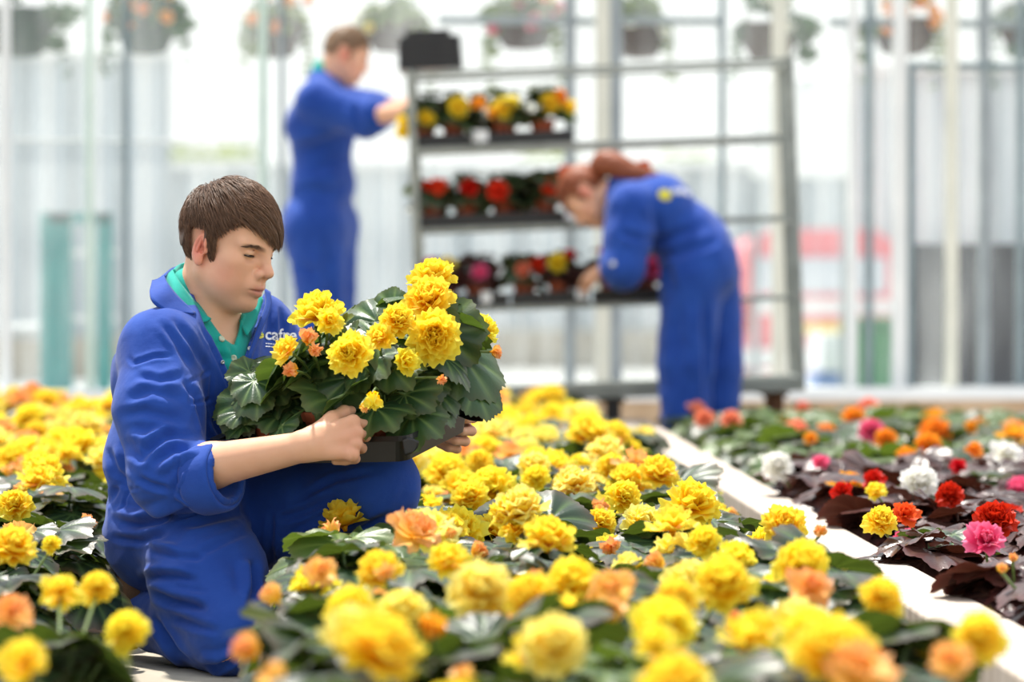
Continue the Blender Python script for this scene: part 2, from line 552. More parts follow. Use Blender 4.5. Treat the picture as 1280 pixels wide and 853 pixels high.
# ------------------------------------------------------------------ glazed end wall
ANG = math.atan(.14)
RW = rotz(ANG)
def wallpt(u, off=0.0):
    """x, y on the wall plane (moved off metres towards the outside) seen in column u"""
    a = (u - 640) / F_PX
    y = (17.05 + off) / (1 - .14 * a)
    return a * y, y
def zv(v, d): return P(640, v, d)[2]
def wall_box(name, u0, u1, z0, z1, off, thick, mat, bevel=.003):
    xa, ya = wallpt(u0, off); xb, yb = wallpt(u1, off)
    L = math.hypot(xb - xa, yb - ya)
    b = MB().box((0, 0, 0), (L, thick, z1 - z0))
    o = b.build(name, mat, bevel=bevel)
    o.location = ((xa + xb) / 2, (ya + yb) / 2, (z0 + z1) / 2); o.rotation_euler = (0, 0, ANG)
    return struct(o)
wall_box('wall_back', -900, 2200, -.6, .20, .02, .22, M['kerb_stone'])
wall_box('trim_sill', -900, 2200, .20, .255, -.0, .27, M['white'], .006)
TOP = 2.75
n_trim = 1
def mullion(uc, wpx, mat, off, thick=.05, z0=.255, z1=TOP):
    global n_trim; n_trim += 1
    return wall_box('trim_%d' % n_trim, uc - wpx / 2, uc + wpx / 2, z0, z1, off, thick, mat)
for uc, w, m in ((112, 9, 'sage'), (329, 10, 'sage'), (1189, 14, 'cream'), (974, 17, 'cream'), (753, 17, 'cream')):
    mullion(uc, w, M[m], -.05)
mullion(769, 15, M['grey_alu'], -.045)
for uc, w in ((158, 7), (902, 6), (1086, 8), (1275, 8)):
    mullion(uc, w, M['dark_alu'], .04)
mullion(1137, 8, M['dark_alu'], .045, z1=1.72)
for uc, w, m in ((352, 6, 'grey_alu'), (712, 12, 'grey_alu'), (1229, 13, 'grey_alu'), (1065, 11, 'white'), (1124, 17, 'white'), (-40, 9, 'sage'), (1340, 12, 'cream'), (8, 12, 'white')):
    mullion(uc, w, M[m], .05)
def rail(u0, u1, v, px, mat, off):
    global n_trim; n_trim += 1
    d = 17.1; z = zv(v, d)
    return wall_box('trim_%d' % n_trim, u0, u1, z - px / 281 / 2, z + px / 281 / 2, off, .045, mat)
rail(1137, 1500, 78, 8, M['dark_alu'], .04)
rail(1036, 1124, 24, 10, M['grey_alu'], .055); rail(1196, 1500, 24, 10, M['grey_alu'], .055)
rail(548, 745, 26, 9, M['grey_alu'], .055); rail(777, 902, 24, 9, M['grey_alu'], .055)
rail(-300, 330, 178, 3, M['white'], .05)
wall_box('trim_eave', -900, 2200, TOP, TOP + .12, 0, .2, M['cream'])
# hazy glass panes
t = NT('hazy_glass')
tc = t.n('TexCoord'); mp = t.n('Mapping'); mp.inputs['Scale'].default_value = (7, 1, .8)
t.l(tc.outputs['Object'], mp.inputs[0])
nz = t.n('TexNoise'); nz.inputs['Scale'].default_value = 1.3; nz.inputs['Detail'].default_value = 5; t.l(mp.outputs[0], nz.inputs['Vector'])
mr = t.n('MapRange'); mr.inputs[1].default_value = .3; mr.inputs[2].default_value = .7; mr.inputs[3].default_value = .03; mr.inputs[4].default_value = .18
t.l(nz.outputs[0], mr.inputs[0])
tr = t.n('BsdfTransparent'); tr.inputs[0].default_value = (.97, .99, .98, 1)
df = t.n('BsdfDiffuse'); df.inputs[0].default_value = (.9, .93, .93, 1)
tl = t.n('BsdfTranslucent'); tl.inputs[0].default_value = (.95, .97, .97, 1)
m1 = t.n('MixShader'); m1.inputs[0].default_value = .6; t.l(df.outputs[0], m1.inputs[1]); t.l(tl.outputs[0], m1.inputs[2])
m2 = t.n('MixShader'); t.l(mr.outputs[0], m2.inputs[0]); t.l(tr.outputs[0], m2.inputs[1]); t.l(m1.outputs[0], m2.inputs[2])
t.l(m2.outputs[0], t.out.inputs[0]); M['glass'] = t.m
edges = [-300, -40, 158, 352, 545, 712, 902, 1086, 1275, 1500]
for i in range(len(edges) - 1):
    wall_box('window_%d' % (i + 1), edges[i] + .6, edges[i + 1] - .6, .255, TOP, .03, .006, M['glass'], 0)

# ------------------------------------------------------------------ outside
M['tarmac'] = mat_plain('pale_tarmac', lin(196, 194, 190), lin(176, 174, 172), .9, .2, 2)
struct(MB().box((0, 60, -.65), (160, 85, .1)).build('floor_yard', M['tarmac']))
M['hazed_red_paint'] = mat_plain('hazed_red_paint', lin(232, 132, 138), lin(222, 112, 120), .35, .5, 3)  # van red lightened, haze put into the colour
M['tinted'] = mat_plain('tinted_window', lin(210, 214, 220), lin(190, 196, 204), .15, .6, 2)
M['bin_green'] = mat_plain('bin_green', lin(46, 128, 72), lin(36, 112, 62), .5, .4, 5)
M['navy_board'] = mat_plain('dark_board', lin(26, 26, 42), lin(20, 20, 32), .6, .35, 3)
M['teal'] = mat_plain('teal_paint', lin(40, 140, 136), lin(30, 122, 122), .5, .4, 5)
M['farglass'] = mat_plain('far_glazing', lin(206, 212, 216), lin(176, 188, 196), .3, .5, 1.2, stretch=(3, 1, .25))
M['lamp_red'] = mat_plain('lamp_red', lin(170, 20, 24), None, .3, .5)
M['number_plate'] = mat_plain('number_plate', lin(236, 214, 120), None, .5, .3)

# red van, seen from behind
def boxes(name, parent, mat, items, bevel=.03):
    b = MB()
    for c, s in items: b.box(c, s)
    return b.build(name, mat, parent, bevel=bevel)
vx, vd = P(1028, 480, 45)[0], 45
van = empty('van', (vx, vd, -.6), (0, 0, .05))
tag(van, 'red van with a wide rear window parked in the yard beyond the glass', 'van')
V = []; prof = [(-1.02, .35), (-1.05, .95), (-.95, 1.25), (-.84, 1.74), (-.6, 1.9), (.6, 1.9), (.84, 1.74), (.95, 1.25), (1.05, .95), (1.02, .35)]
for y in (0, 1.2, 2.9, 3.9):
    k = (1, 1, .99, .8)[(0, 1.2, 2.9, 3.9).index(y)]
    for x, z in prof: V.append((x * k, y, .35 + (z - .35) * (k if y > 3 else 1)))
n = len(prof); F = [(i * n + j, i * n + j + 1, (i + 1) * n + j + 1, (i + 1) * n + j) for i in range(3) for j in range(n - 1)]
F += [(i * n + n - 1, i * n, (i + 1) * n, (i + 1) * n + n - 1) for i in range(3)] + [tuple(range(n)), tuple(range(3 * n, 4 * n))[::-1]]
bo = mk('body', V, F, M['hazed_red_paint'], van, smooth=False); bv = bo.modifiers.new('b', 'BEVEL'); bv.width = .06; bv.segments = 3
boxes('rear_window', van, M['tinted'], [((0, -.03, 1.42), (1.5, .04, .42))])
boxes('bumper', van, M['white'], [((0, -.1, .45), (2.0, .2, .22))])
boxes('number_plate', van, M['number_plate'], [((0, -.04, .8), (.52, .03, .12))], .01)
boxes('lower_panel', van, M['white'], [((0, -.02, 1.05), (1.9, .03, .16))])
for sx in (-1, 1):
    boxes('tail_light', van, M['lamp_red'], [((.9 * sx, -.03, .95), (.14, .06, .4))])
    for y in (.75, 3.0):
        b = MB(); b.lathe([(.12, -.1), (.3, -.1), (.33, -.06), (.33, .06), (.3, .1), (.12, .1)], 24, (.9 * sx, y, .33), roty(math.pi / 2)); b.build('wheel', M['rubber'], van)
# boxes stacked before the van
M['box_white'] = mat_plain('carton_white', lin(232, 234, 236), None, .7)
M['box_blue'] = mat_plain('carton_blue', lin(96, 130, 190), None, .7)
for i, (c, lab) in enumerate((('box_white', 'white carton lowest in the pile beside the green bin'), ('box_blue', 'blue carton in the middle of the pile beside the green bin'), ('box_white', 'white carton topmost of the pile beside the green bin'))):
    cx = P(1038, 400, 31)[0]
    e = empty('carton', (cx + .02 * i, 31, -.6 + .31 * i), (0, 0, .1 * i)); tag(e, lab, 'carton', 'cartons beside the green bin')
    boxes('carton_body', e, M[c], [((0, 0, .15), (.34, .4, .3))], .008)
    boxes('packing_tape', e, M['cream'], [((0, 0, .301), (.06, .402, .004))], 0)
# green wheelie bin
bx = P(1118, 400, 30)[0]
e = empty('wheelie_bin', (bx, 30, -.6)); tag(e, 'green wheelie bin with an overhanging lid standing in the yard', 'bin')
V = []
for z, k in ((.08, .8), (.98, 1.0)):
    for sx, sy in ((-1, -1), (1, -1), (1, 1), (-1, 1)): V.append((.36 * k * sx, .36 * k * sy, z))
o = mk('bin_body', V, [(3, 2, 1, 0), (4, 5, 6, 7), (0, 1, 5, 4), (1, 2, 6, 5), (2, 3, 7, 6), (3, 0, 4, 7)], M['bin_green'], e, smooth=False)
bv = o.modifiers.new('b', 'BEVEL'); bv.width = .03; bv.segments = 3
boxes('lid', e, M['bin_green'], [((.02, 0, 1.02), (.82, .8, .07)), ((.3, -.2, 1.06), (.2, .3, .04))], .02)
for sx in (-1, 1):
    MB().lathe([(.02, -.03), (.1, -.03), (.1, .03), (.02, .03)], 18, (.32 * sx, .3, .1), roty(math.pi / 2)).build('wheel', M['rubber'], e)
# dark board leaning outside
e = empty('dark_board', (P(1330, 400, 19.6)[0], 19.6, -.6)); tag(e, 'dark slate coloured board fence standing outside the last panes', 'fence')
for i in range(5):
    boxes('fence_board', e, M['navy_board'], [((-.62 + .32 * i, 0, .755), (.315, .03, 1.5))], .006)
boxes('top_rail', e, M['navy_board'], [((.02, .0, 1.5), (1.64, .06, .05))], .006)
# pale sign panel on posts
e = empty('sign_panel', (P(985, 300, 30)[0], 30, -.6)); tag(e, 'blank white sign panel on two posts beyond the glass', 'sign')
sz0, sz1 = zv(222, 30) + .6, zv(98, 30) + .6
boxes('panel', e, M['white'], [((.1, 0, (sz0 + sz1) / 2), (.78, .05, sz1 - sz0))], .01)
for sx in (-.25, .45): boxes('post', e, M['grey_alu'], [((sx, .05, (sz1) / 2), (.06, .05, sz1))], .005)
# neighbouring glasshouse
gh = empty('glasshouse', (0, 60, -.6)); tag(gh, 'long pale neighbouring glasshouse with closely spaced glazing bars', 'glasshouse')
zt = zv(205, 60) + .6
boxes('glazing', gh, M['farglass'], [((0, .1, zt / 2), (40, .1, zt))], 0)
for i in range(66):
    x = -9.6 + i * .295
    if i % 2 == 0 or True:
        boxes('glazing_bar', gh, M['white'] if i % 3 else M['grey_alu'], [((x, 0, zt / 2), (.07 if i % 3 else .12, .06, zt))], 0)
boxes('gutter', gh, M['white'], [((0, -.05, zt), (40, .3, .12))], .02)
boxes('base_wall', gh, M['concrete'], [((0, -.05, .3), (40, .2, .6))], .02)
# two taller glasshouses standing nearer, one at each side
for uc, wpx, vtop, dg, lab in ((60, 300, 66, 52, 'tall pale glasshouse rising behind the teal plant rack'), (1215, 300, 84, 50, 'tall pale glasshouse rising behind the dark board fence')):
    g2 = empty('glasshouse', (P(uc, 300, dg)[0], dg, -.6)); tag(g2, lab, 'glasshouse')
    sg = F_PX / dg; wg = wpx / sg; zt2 = zv(vtop, dg) + .6
    boxes('glazing', g2, M['farglass'], [((0, .1, zt2 / 2), (wg, .1, zt2))], 0)
    for i in range(11):
        boxes('glazing_bar', g2, M['white'] if i % 2 else M['grey_alu'], [((-wg / 2 + wg * i / 10, 0, zt2 / 2), (.07, .06, zt2))], 0)
    boxes('gutter', g2, M['white'], [((0, -.05, zt2), (wg + .2, .3, .12))], .02)
    boxes('base_wall', g2, M['concrete'], [((0, -.05, .3), (wg, .2, .6))], .02)
# treeline beyond
M['tree_leaf'] = mat_plain('tree_leaf', lin(150, 168, 96), lin(186, 190, 120), .8, .2, 2)
M['bark'] = mat_plain('bark', lin(110, 92, 74), lin(84, 70, 56), .9, .2, 6)
def leaf_cloud(mb, c, r, n, size, squash=.7):
    for _ in range(n):
        d = nrg.normal(size=3); d /= np.linalg.norm(d)
        p = np.asarray(c) + d * np.asarray([r, r, r * squash]) * nrg.random() ** .4
        R = basis(nrg.normal(size=3)); s = size * (.6 + .8 * nrg.random())
        q = np.array([[-.5, 0, 0], [0, -.25, .06], [.5, 0, 0], [0, .25, .06]]) * s
        mb.add(q @ R.T + p, [(0, 1, 2, 3)])
for i, (u, top, r) in enumerate(((250, 172, 1.4), (300, 182, 1.2), (215, 190, 1.1), (1075, 178, 1.2), (1150, 176, 1.5), (1230, 172, 1.4), (1290, 178, 1.3), (690, 186, 1.2), (860, 184, 1.3))):
    d = 72 + i * 3.2
    e = empty('tree', (P(u, 300, d)[0], d, -.6))
    tag(e, ['pale round tree rising over the glasshouse behind the kneeling worker', 'pale round tree rising over the glasshouse beyond the dark board', 'pale round tree rising over the glasshouse behind the plant trolley'][0 if i < 3 else 1 if i < 7 else 2], 'tree',
        ['trees behind the kneeling worker', 'trees beyond the dark board', 'trees behind the plant trolley'][0 if i < 3 else 1 if i < 7 else 2])
    zc = zv(top, d) + .6 - r * .7
    mb = MB(); leaf_cloud(mb, (0, 0, zc), r, 500, .34); mb.build('crown', M['tree_leaf'], e)
    MB().tube([(0, 0, 0), (.05, 0, zc * .5), (0, 0, zc)], [.16, .12, .06]).build('trunk', M['bark'], e, smooth=True)
# teal plant rack outside, with pale goods on its boards
e = empty('plant_rack', (P(95, 300, 22)[0], 22, -.6)); tag(e, 'teal metal plant rack with pale boards standing outside the glass', 'rack')
zr0, zr1 = zv(500, 22) + .6, zv(266, 22) + .6
for ux, w in ((70, 40), (130, 20)):
    boxes('side_panel', e, M['teal'], [((P(ux, 300, 22)[0] - P(95, 300, 22)[0], 0, zr1 / 2 + .25), (w / 218, .05, zr1 - .5))], .006)
for z in (.35, .75, 1.12, 1.5):
    boxes('shelf', e, M['white'], [((0, .16, z), (.4, .3, .03))], .004)
boxes('top_bar', e, M['teal'], [((.02, 0, zr1 - .03), (.36, .05, .06))], .004)
# white hoop rail
e = empty('hoop_rail', (P(30, 400, 23)[0], 23, -.6)); tag(e, 'white bent pipe rail standing outside beside the teal rack', 'rail')
MB().tube(catmull([(-.12, 0, 0), (-.12, 0, 1.0), (-.09, 0, 1.06), (.2, 0, 1.06), (.23, 0, 1.0), (.23, 0, 0)], 24), .018).build('pipe', M['white'], e, smooth=True)
MB().tube([(-.12, 0, .6), (.23, 0, .6)], .014).build('cross_pipe', M['white'], e, smooth=True)
# ------------------------------------------------------------------ begonias
def leaf_shape(seed, size=1.0):
    """one lobed begonia leaf around its stalk, tip along +x, upper face +z; returns V, F, vein, edge"""
    r = np.random.default_rng(seed)
    NA, NR = 73, 5
    th = np.linspace(-2.85, 2.85, NA)
    asym = 1 + .16 * np.sin(th) * (1 if seed % 2 else -1)
    base = (.52 + .48 * np.cos(th / 2) ** 1.3) * asym
    nv = 9
    ph = (th + 2.85) / 5.7 * (nv - 1)
    vein = np.abs(ph - np.round(ph)) * 2
    lob = 1 + .10 * (np.cos(vein * math.pi) * .5 + .5) + .024 * np.where(np.arange(NA) % 2 == 0, 1, -1)
    R = base * lob * (1 + .012 * r.normal(size=NA))
    V = [(0, 0, 0)]; ve = [1.0]; ed = [0.0]
    droop, fold = .16 + .16 * r.random(), .10 + .1 * r.random()
    p1, p2 = r.random() * 6, r.random() * 6
    for k in range(1, NR + 1):
        t = k / NR
        for j in range(NA):
            q = R[j] * t
            z = fold * abs(math.sin(th[j] / 1.0)) * q * .5 - droop * q * q + .105 * vein[j] * t * (1 - .4 * t) + .06 * t * t * math.sin(3 * th[j] + p1) + .03 * t ** 3 * math.sin(8 * th[j] + p2)
            V.append((q * math.cos(th[j]), q * math.sin(th[j]), z)); ve.append(max(0, 1 - vein[j] * 2.6) * (1 - .55 * t)); ed.append(1.0 if k == NR else (.25 if k == NR - 1 else 0))
    F = [(0, 1 + j, 2 + j) for j in range(NA - 1)]
    for k in range(NR - 1):
        a = 1 + k * NA; b = a + NA
        F += [(a + j, b + j, b + j + 1, a + j + 1) for j in range(NA - 1)]
    return np.array(V) * size, F, np.array(ve), np.array(ed)
LEAVES = [leaf_shape(i) for i in range(8)]
class Foliage:
    def __init__(s): s.V = []; s.F = []; s.ve = []; s.ed = []; s.rn = []; s.n = 0
    def raw(s, V, F, ve, ed, rn):
        s.V.append(V); s.F += [tuple(i + s.n for i in f) for f in F]; s.n += len(V)
        s.ve.append(ve); s.ed.append(ed); s.rn.append(np.full(len(V), rn))
    def leaf(s, p, out, nrm, size, seed, rn=None):
        V, F, ve, ed = LEAVES[seed % 8]
        x = U(out); z = np.asarray(nrm, float); z = U(z - x * (z @ x)); R = np.stack([x, np.cross(z, x), z], 1)
        s.raw(V * size @ R.T + p, F, ve, ed, nrg.random() if rn is None else rn)
    def stem(s, pts, r):
        m = MB().tube(pts, r, 5)
        s.raw(np.concatenate(m.V), m.F, np.full(m.n, .8), np.zeros(m.n), .5)
    def mesh(s, name):
        return mesh_data(name, np.concatenate(s.V), s.F, True, {'vein': np.concatenate(s.ve), 'edge': np.concatenate(s.ed), 'rnd': np.concatenate(s.rn)})
def foliage_mesh(name, seed, n=20, rad=.13, h0=.10, h1=.23, size=.075, wild=.22):
    r = np.random.default_rng(seed); f = Foliage()
    for i in range(n):
        t = (i + .5) / n
        a = i * 2.39996 + r.random() * .7
        q = rad * math.sqrt(t) * (.75 + .4 * r.random())
        z = h1 - (h1 - h0) * t ** 1.4 + r.normal() * .014
        d = np.array([math.cos(a), math.sin(a), 0])
        p = d * q * .75 + np.array([0, 0, z])
        out = d * (1 - .2 * (1 - t)) + np.array([0, 0, -.15 - .55 * t + .3 * r.random()]) + r.normal(size=3) * .18
        nrm = np.array([0, 0, 1.0]) + d * (.15 + .8 * t) + r.normal(size=3) * wild + (np.array([0, -.45, 0]) if wild > .3 else 0)
        f.leaf(p, out, nrm, size * (.7 + .55 * r.random()), int(r.integers(8)))
        f.stem(catmull([d * .012 + [0, 0, .075], d * q * .3 + [0, 0, .06 + z * .5], p], 5), .0028)
    return f.mesh(name)
def petal(L, W, cup, ruf, seed, frill=.06):
    r = np.random.default_rng(seed); nu, nv = 7, 13
    V = []; A = []
    p = r.random() * 6
    for i in range(nu):
        t = i / (nu - 1)
        w = W * (math.sin(min(1, t * 1.08 + .06) * math.pi * .74) ** .8)
        for j in range(nv):
            s = j / (nv - 1) * 2 - 1
            e = L * t * (1 - .18 * s * s * t) + frill * L * t * t * math.sin(9 * s + p) * .5
            z = cup * L * t * t * .6 + ruf * L * t * t * math.sin(4.5 * s + p) + cup * W * .5 * s * s * (1 - .3 * t)
            V.append((e, s * w * .5, z)); A.append(t)
    F = [(i * nv + j, (i + 1) * nv + j, (i + 1) * nv + j + 1, i * nv + j + 1) for i in range(nu - 1) for j in range(nv - 1)]
    return np.array(V), F, np.array(A)
def bloom_mesh(name, seed, kind='double'):
    """flower facing +z, about 1 across"""
    r = np.random.default_rng(seed); mb = MB()
    if kind == 'double':
        layers = ((6, .5, .52, .06, 86), (7, .48, .50, .14, 68), (7, .44, .46, .22, 52), (6, .40, .42, .34, 36), (5, .34, .36, .44, 22), (4, .27, .27, .5, 10))
    elif kind == 'open':
        layers = ((5, .52, .50, .12, 80), (5, .44, .44, .3, 52), (4, .34, .3, .5, 28), (3, .22, .22, .7, 8))
    else:                                             # bud
        layers = ((3, .42, .46, .75, 14), (3, .36, .36, .9, 4))
    for li, (n, L, W, cup, ang) in enumerate(layers):
        for k in range(n):
            V, F, A = petal(L * (.9 + .2 * r.random()), W * (.9 + .25 * r.random()), cup, .13 if kind != 'bud' else .03, int(r.integers(9999)), .13)
            tilt = math.radians(90 - ang + r.normal() * 7)
            R = rotz(2 * math.pi * (k + .5 * (li % 2) + .16 * r.normal()) / n) @ roty(-tilt)
            mb.add(V @ R.T + np.array([0, 0, .03 * li - .02]), F, A * (.55 + .45 * (1 - li / len(layers))) + .25 * li / len(layers) if kind == 'double' else A)
    mb.tube([(0, 0, -.02), (0, 0, -.12)], [.07, .03], 6, a=0.0)
    return mb.data(name, True)
POTP = [(.0, .0), (.036, 0), (.046, .068), (.052, .068), (.054, .088), (.048, .088), (.046, .074), (0, .074)]
def pot_mesh(name):
    m = MB().lathe(POTP, 20); return m.data(name, False)
BL = {'double': [bloom_mesh('bloom', 30 + i) for i in range(5)], 'open': [bloom_mesh('open_bloom', 60 + i, 'open') for i in range(4)], 'bud': [bloom_mesh('bud', 80 + i, 'bud') for i in range(3)]}
FOL = [foliage_mesh('foliage', 100 + i, 21) for i in range(7)]
FOLT = [foliage_mesh('foliage_tall', 200 + i, 26, .125, .06, .22, .078) for i in range(5)]
FOLS = [foliage_mesh('foliage_small', 300 + i, 17, .10, .085, .20, .068) for i in range(4)]
POT = pot_mesh('pot')
G = lambda *a: lin(*a)
ML = {'held': mat_leaf('leaf_held', lin(34, 62, 38), lin(62, 94, 56), lin(120, 146, 84), lin(82, 80, 48), rough=.36, spec=.42, trans=.16, tcol=(.22, .36, .04, 1)),
      'green': mat_leaf('leaf_green', lin(24, 42, 27), lin(44, 66, 42), lin(92, 118, 66), lin(92, 62, 44)),
      'fresh': mat_leaf('leaf_fresh', lin(48, 76, 36), lin(88, 112, 56), lin(130, 150, 80), lin(100, 96, 50), trans=.2),
      'bronze': mat_leaf('leaf_bronze', lin(42, 26, 26), lin(70, 46, 42), lin(96, 70, 58), lin(96, 44, 38), rough=.3, trans=.06, tcol=(.25, .06, .03, 1))}
MP = {'yellow': mat_petal('petal_yellow', lin(253, 192, 8), lin(255, 218, 26), lin(255, 237, 88), .48, .012),
      'pale': mat_petal('petal_yellow_overexposed', lin(254, 206, 36), lin(255, 228, 72), lin(255, 243, 150), .48, .01),  # paler yellow: overexposed highlights painted into the petal colour
      'peach': mat_petal('petal_peach', lin(253, 200, 54), lin(253, 206, 110), lin(250, 176, 116), .35, .02),
      'orange': mat_petal('petal_orange', lin(232, 110, 20), lin(248, 150, 30), lin(252, 176, 60), .35, .02),
      'red': mat_petal('petal_red', lin(150, 6, 10), lin(205, 12, 22), lin(226, 30, 40), .25, .01),
      'scarlet': mat_petal('petal_scarlet', lin(210, 40, 14), lin(236, 62, 24), lin(246, 90, 50), .3, .015),
      'pink': mat_petal('petal_pink', lin(206, 24, 86), lin(232, 60, 120), lin(250, 130, 170), .3, .01),
      'coral': mat_petal('petal_coral', lin(232, 90, 80), lin(246, 130, 110), lin(252, 170, 140), .3, .015),
      'white': mat_petal('petal_white', lin(240, 232, 190), lin(250, 248, 236), lin(255, 253, 250), .35, .0)}
def part(me, mat, parent, loc=(0, 0, 0), rot=(0, 0, 0), scale=1.0, name=None):
    if not me.materials: me.materials.append(mat)
    o = bpy.data.objects.new(name or me.name, me)
    o.material_slots[0].link = 'OBJECT'; o.material_slots[0].material = mat
    o.location = loc; o.rotation_euler = rot; o.scale = (scale,) * 3
    return put(o, parent)
def face_rot(d, spin=0.0):
    """euler turning +z to d"""
    q = Vector(d).to_track_quat('Z', 'Y')
    return (q.to_matrix() @ Matrix.Rotation(spin, 3, 'Z')).to_euler()
def add_bloom(root, kind, mat, loc, d, size, root_M=None):
    me = rng.choice(BL[kind])
    nm = {'double': 'bloom', 'open': 'bloom', 'bud': 'bud'}[kind]
    return part(me, MP[mat], root, loc, face_rot(d, rng.random() * 6.28), size, nm)
SOIL_TOP = .03
def plant(name, loc, label, group, fol, leafmat, cat='plant', pot=True, scale=1.0, rot=None):
    e = empty(name, loc, (0, 0, rng.random() * 6.28 if rot is None else rot)); e.scale = (scale,) * 3
    tag(e, label, cat, group)
    if pot: part(POT, M['terracotta'], e, name='pot')
    part(fol, ML[leafmat], e, name='foliage')
    return e
def bed_blooms(e, n, pal, hmax=.30, spread=.10, size=(.074, .115), bud=.35):
    rz = e.rotation_euler.z
    for k in range(n):
        a = rng.random() * 6.28; q = spread * math.sqrt(rng.random())
        z = hmax - .04 * (q / spread) ** 2 - .06 * rng.random()
        # flowers lean outwards, most of them turned a little to the light
        w = np.array([math.cos(a) * q * 6, math.sin(a) * q * 6 - .35, .75 + .5 * rng.random()])
        w = rotz(-rz) @ w
        m = rng.choice(pal)
        add_bloom(e, 'double' if rng.random() < .66 and m != 'peach' else 'open', m, rotz(-rz) @ np.array([math.cos(a) * q, math.sin(a) * q, z]), w, rng.uniform(*size))
    if rng.random() < bud:
        a = rng.random() * 6.28; q = spread
        add_bloom(e, 'bud', 'peach' if pal[0] in ('yellow', 'pale') else pal[0], (math.cos(a) * q, math.sin(a) * q, hmax - .06), (math.cos(a), math.sin(a), .8), .06)
def clear_of_worker(x, y):
    for (a, b), (c, d), r in (((-.52, 6.98), (-.70, 7.32), .19), ((-.20, 7.22), (-.38, 7.47), .15), ((-.55, 7.2), (-.45, 7.5), .2)):
        e, f = c - a, d - b
        t = min(1, max(0, ((x - a) * e + (y - b) * f) / (e * e + f * f)))
        if math.hypot(x - a - t * e, y - b - t * f) < r: return False
    return True
def seen(x, y, z=.25, m=80):
    s = F_PX / y; u = 640 + x * s; v = HORIZON + (CAM_H - z - .05) * s
    return -m - .13 * s < u < 1280 + m + .13 * s and v < 853 + 60
YG = 'yellow begonias of the long middle bed'
def main_label(x, y):
    if x > kerb_x(y) - .5: return 'yellow begonia in the row along the pale edging board', 'yellow begonias along the edging board'
    if y > 12.2: return 'yellow begonia at the far end of the middle bed before the trolley', 'yellow begonias at the far end of the middle bed'
    if y < 5.6: return 'yellow begonia with large blooms at the near end of the middle bed', 'yellow begonias at the near end of the middle bed'
    if x < path_r(y) + .42: return 'yellow begonia at the path side of the middle bed by the worker', 'yellow begonias by the kneeling worker'
    return 'yellow begonia in the middle rows of the long yellow bed', 'yellow begonias in the middle rows'
def build_beds():
    sp = .232
    row = 0; y = 4.12
    while y < 14.6:
        x = path_r(y) + .14 + (sp / 2 if row % 2 else 0)
        while x < kerb_x(y) - (.235 if y < 9 else .27):
            px, py = x + rng.uniform(-.04, .04), y + rng.uniform(-.04, .04)
            if seen(px, py) and clear_of_worker(px, py):
                lab, gr = main_label(px, py)
                e = plant('yellow_begonia', (px, py, SOIL_TOP), lab, gr, rng.choice(FOL), 'green' if rng.random() < .9 else 'fresh', scale=rng.uniform(.88, 1.08))
                nb = rng.choice((0, 1, 1)) if y < 6.3 else rng.choice((0, 1, 1, 2)) if y < 8 and x < kerb_x(y) - .45 else rng.choice((1, 1, 2, 2)) if y < 9.5 else rng.choice((1, 2, 2, 3))
                edge = px > kerb_x(py) - .40
                bed_blooms(e, nb, ('yellow',) * 6 + ('pale', 'pale', 'peach'), .26 if edge else .30, size=(.07, .095) if edge else (.074, .115))
            x += sp
        y += sp * .9; row += 1
    # bed on the other side of the path
    row = 0; y = 5.0
    while y < 14.6:
        x = path_l(y) - .13 - (sp / 2 if row % 2 else 0)
        for _ in range(12):
            px, py = x + rng.uniform(-.035, .035), y + rng.uniform(-.04, .04)
            u = 640 + px * F_PX / py
            hidden = 215 < u < 520 and py > 7.5
            if seen(px, py) and not hidden and clear_of_worker(px, py):
                far = py > 9
                e = plant('path_side_begonia', (px, py, SOIL_TOP), 'yellow begonia behind the back of the kneeling worker' if far else 'yellow begonia beside the brown boot of the kneeling worker',
                          'yellow begonias behind the worker' if far else 'yellow begonias beside the boot', rng.choice(FOL), 'green', scale=rng.uniform(.88, 1.05))
                bed_blooms(e, rng.choice((2, 2, 3)) if far else rng.choice((0, 1, 1)), ('yellow', 'yellow', 'yellow', 'pale', 'peach'))
            x -= sp
        y += sp * .9; row += 1
    # mixed bed
    row = 0; y = 5.2
    while y < 14.4:
        x = kerb_x(y) + .12 + (sp / 2 if row % 2 else 0)
        for _ in range(12):
            px, py = x + rng.uniform(-.04, .04), y + rng.uniform(-.04, .04)
            if seen(px, py):
                far = py > 10.6
                near = py < 7.4
                if far:
                    pal = rng.choice((('orange', 'peach'), ('coral', 'peach'), ('orange',), ('coral', 'pink'))); lm = rng.choice(('green', 'fresh', 'green', 'fresh'))
                    lab, gr = 'green leaved begonia at the far end of the mixed bed near the kerb wall', 'begonias at the far end of the mixed bed'
                    nb = rng.choice((0, 0, 0, 0, 0, 1))
                else:
                    pal = rng.choice((('red',), ('red',), ('white',), ('scarlet', 'orange'), ('pink',), ('yellow',))); lm = 'bronze' if rng.random() < .85 else 'green'
                    lab, gr = ('dark bronze begonia in the mixed bed where the edging board runs out of view', 'near begonias of the mixed bed') if near else ('dark bronze begonia in the middle of the mixed bed', 'bronze begonias of the mixed bed')
                    nb = rng.choice((0, 0, 0, 0, 1)) if not near else 0
                e = plant('mixed_begonia', (px, py, SOIL_TOP - .02), lab, gr, rng.choice(FOL), lm, scale=rng.uniform(.85, 1.05))
                bed_blooms(e, nb, pal, .27, bud=.1)
            x += sp
        y += sp * .9; row += 1
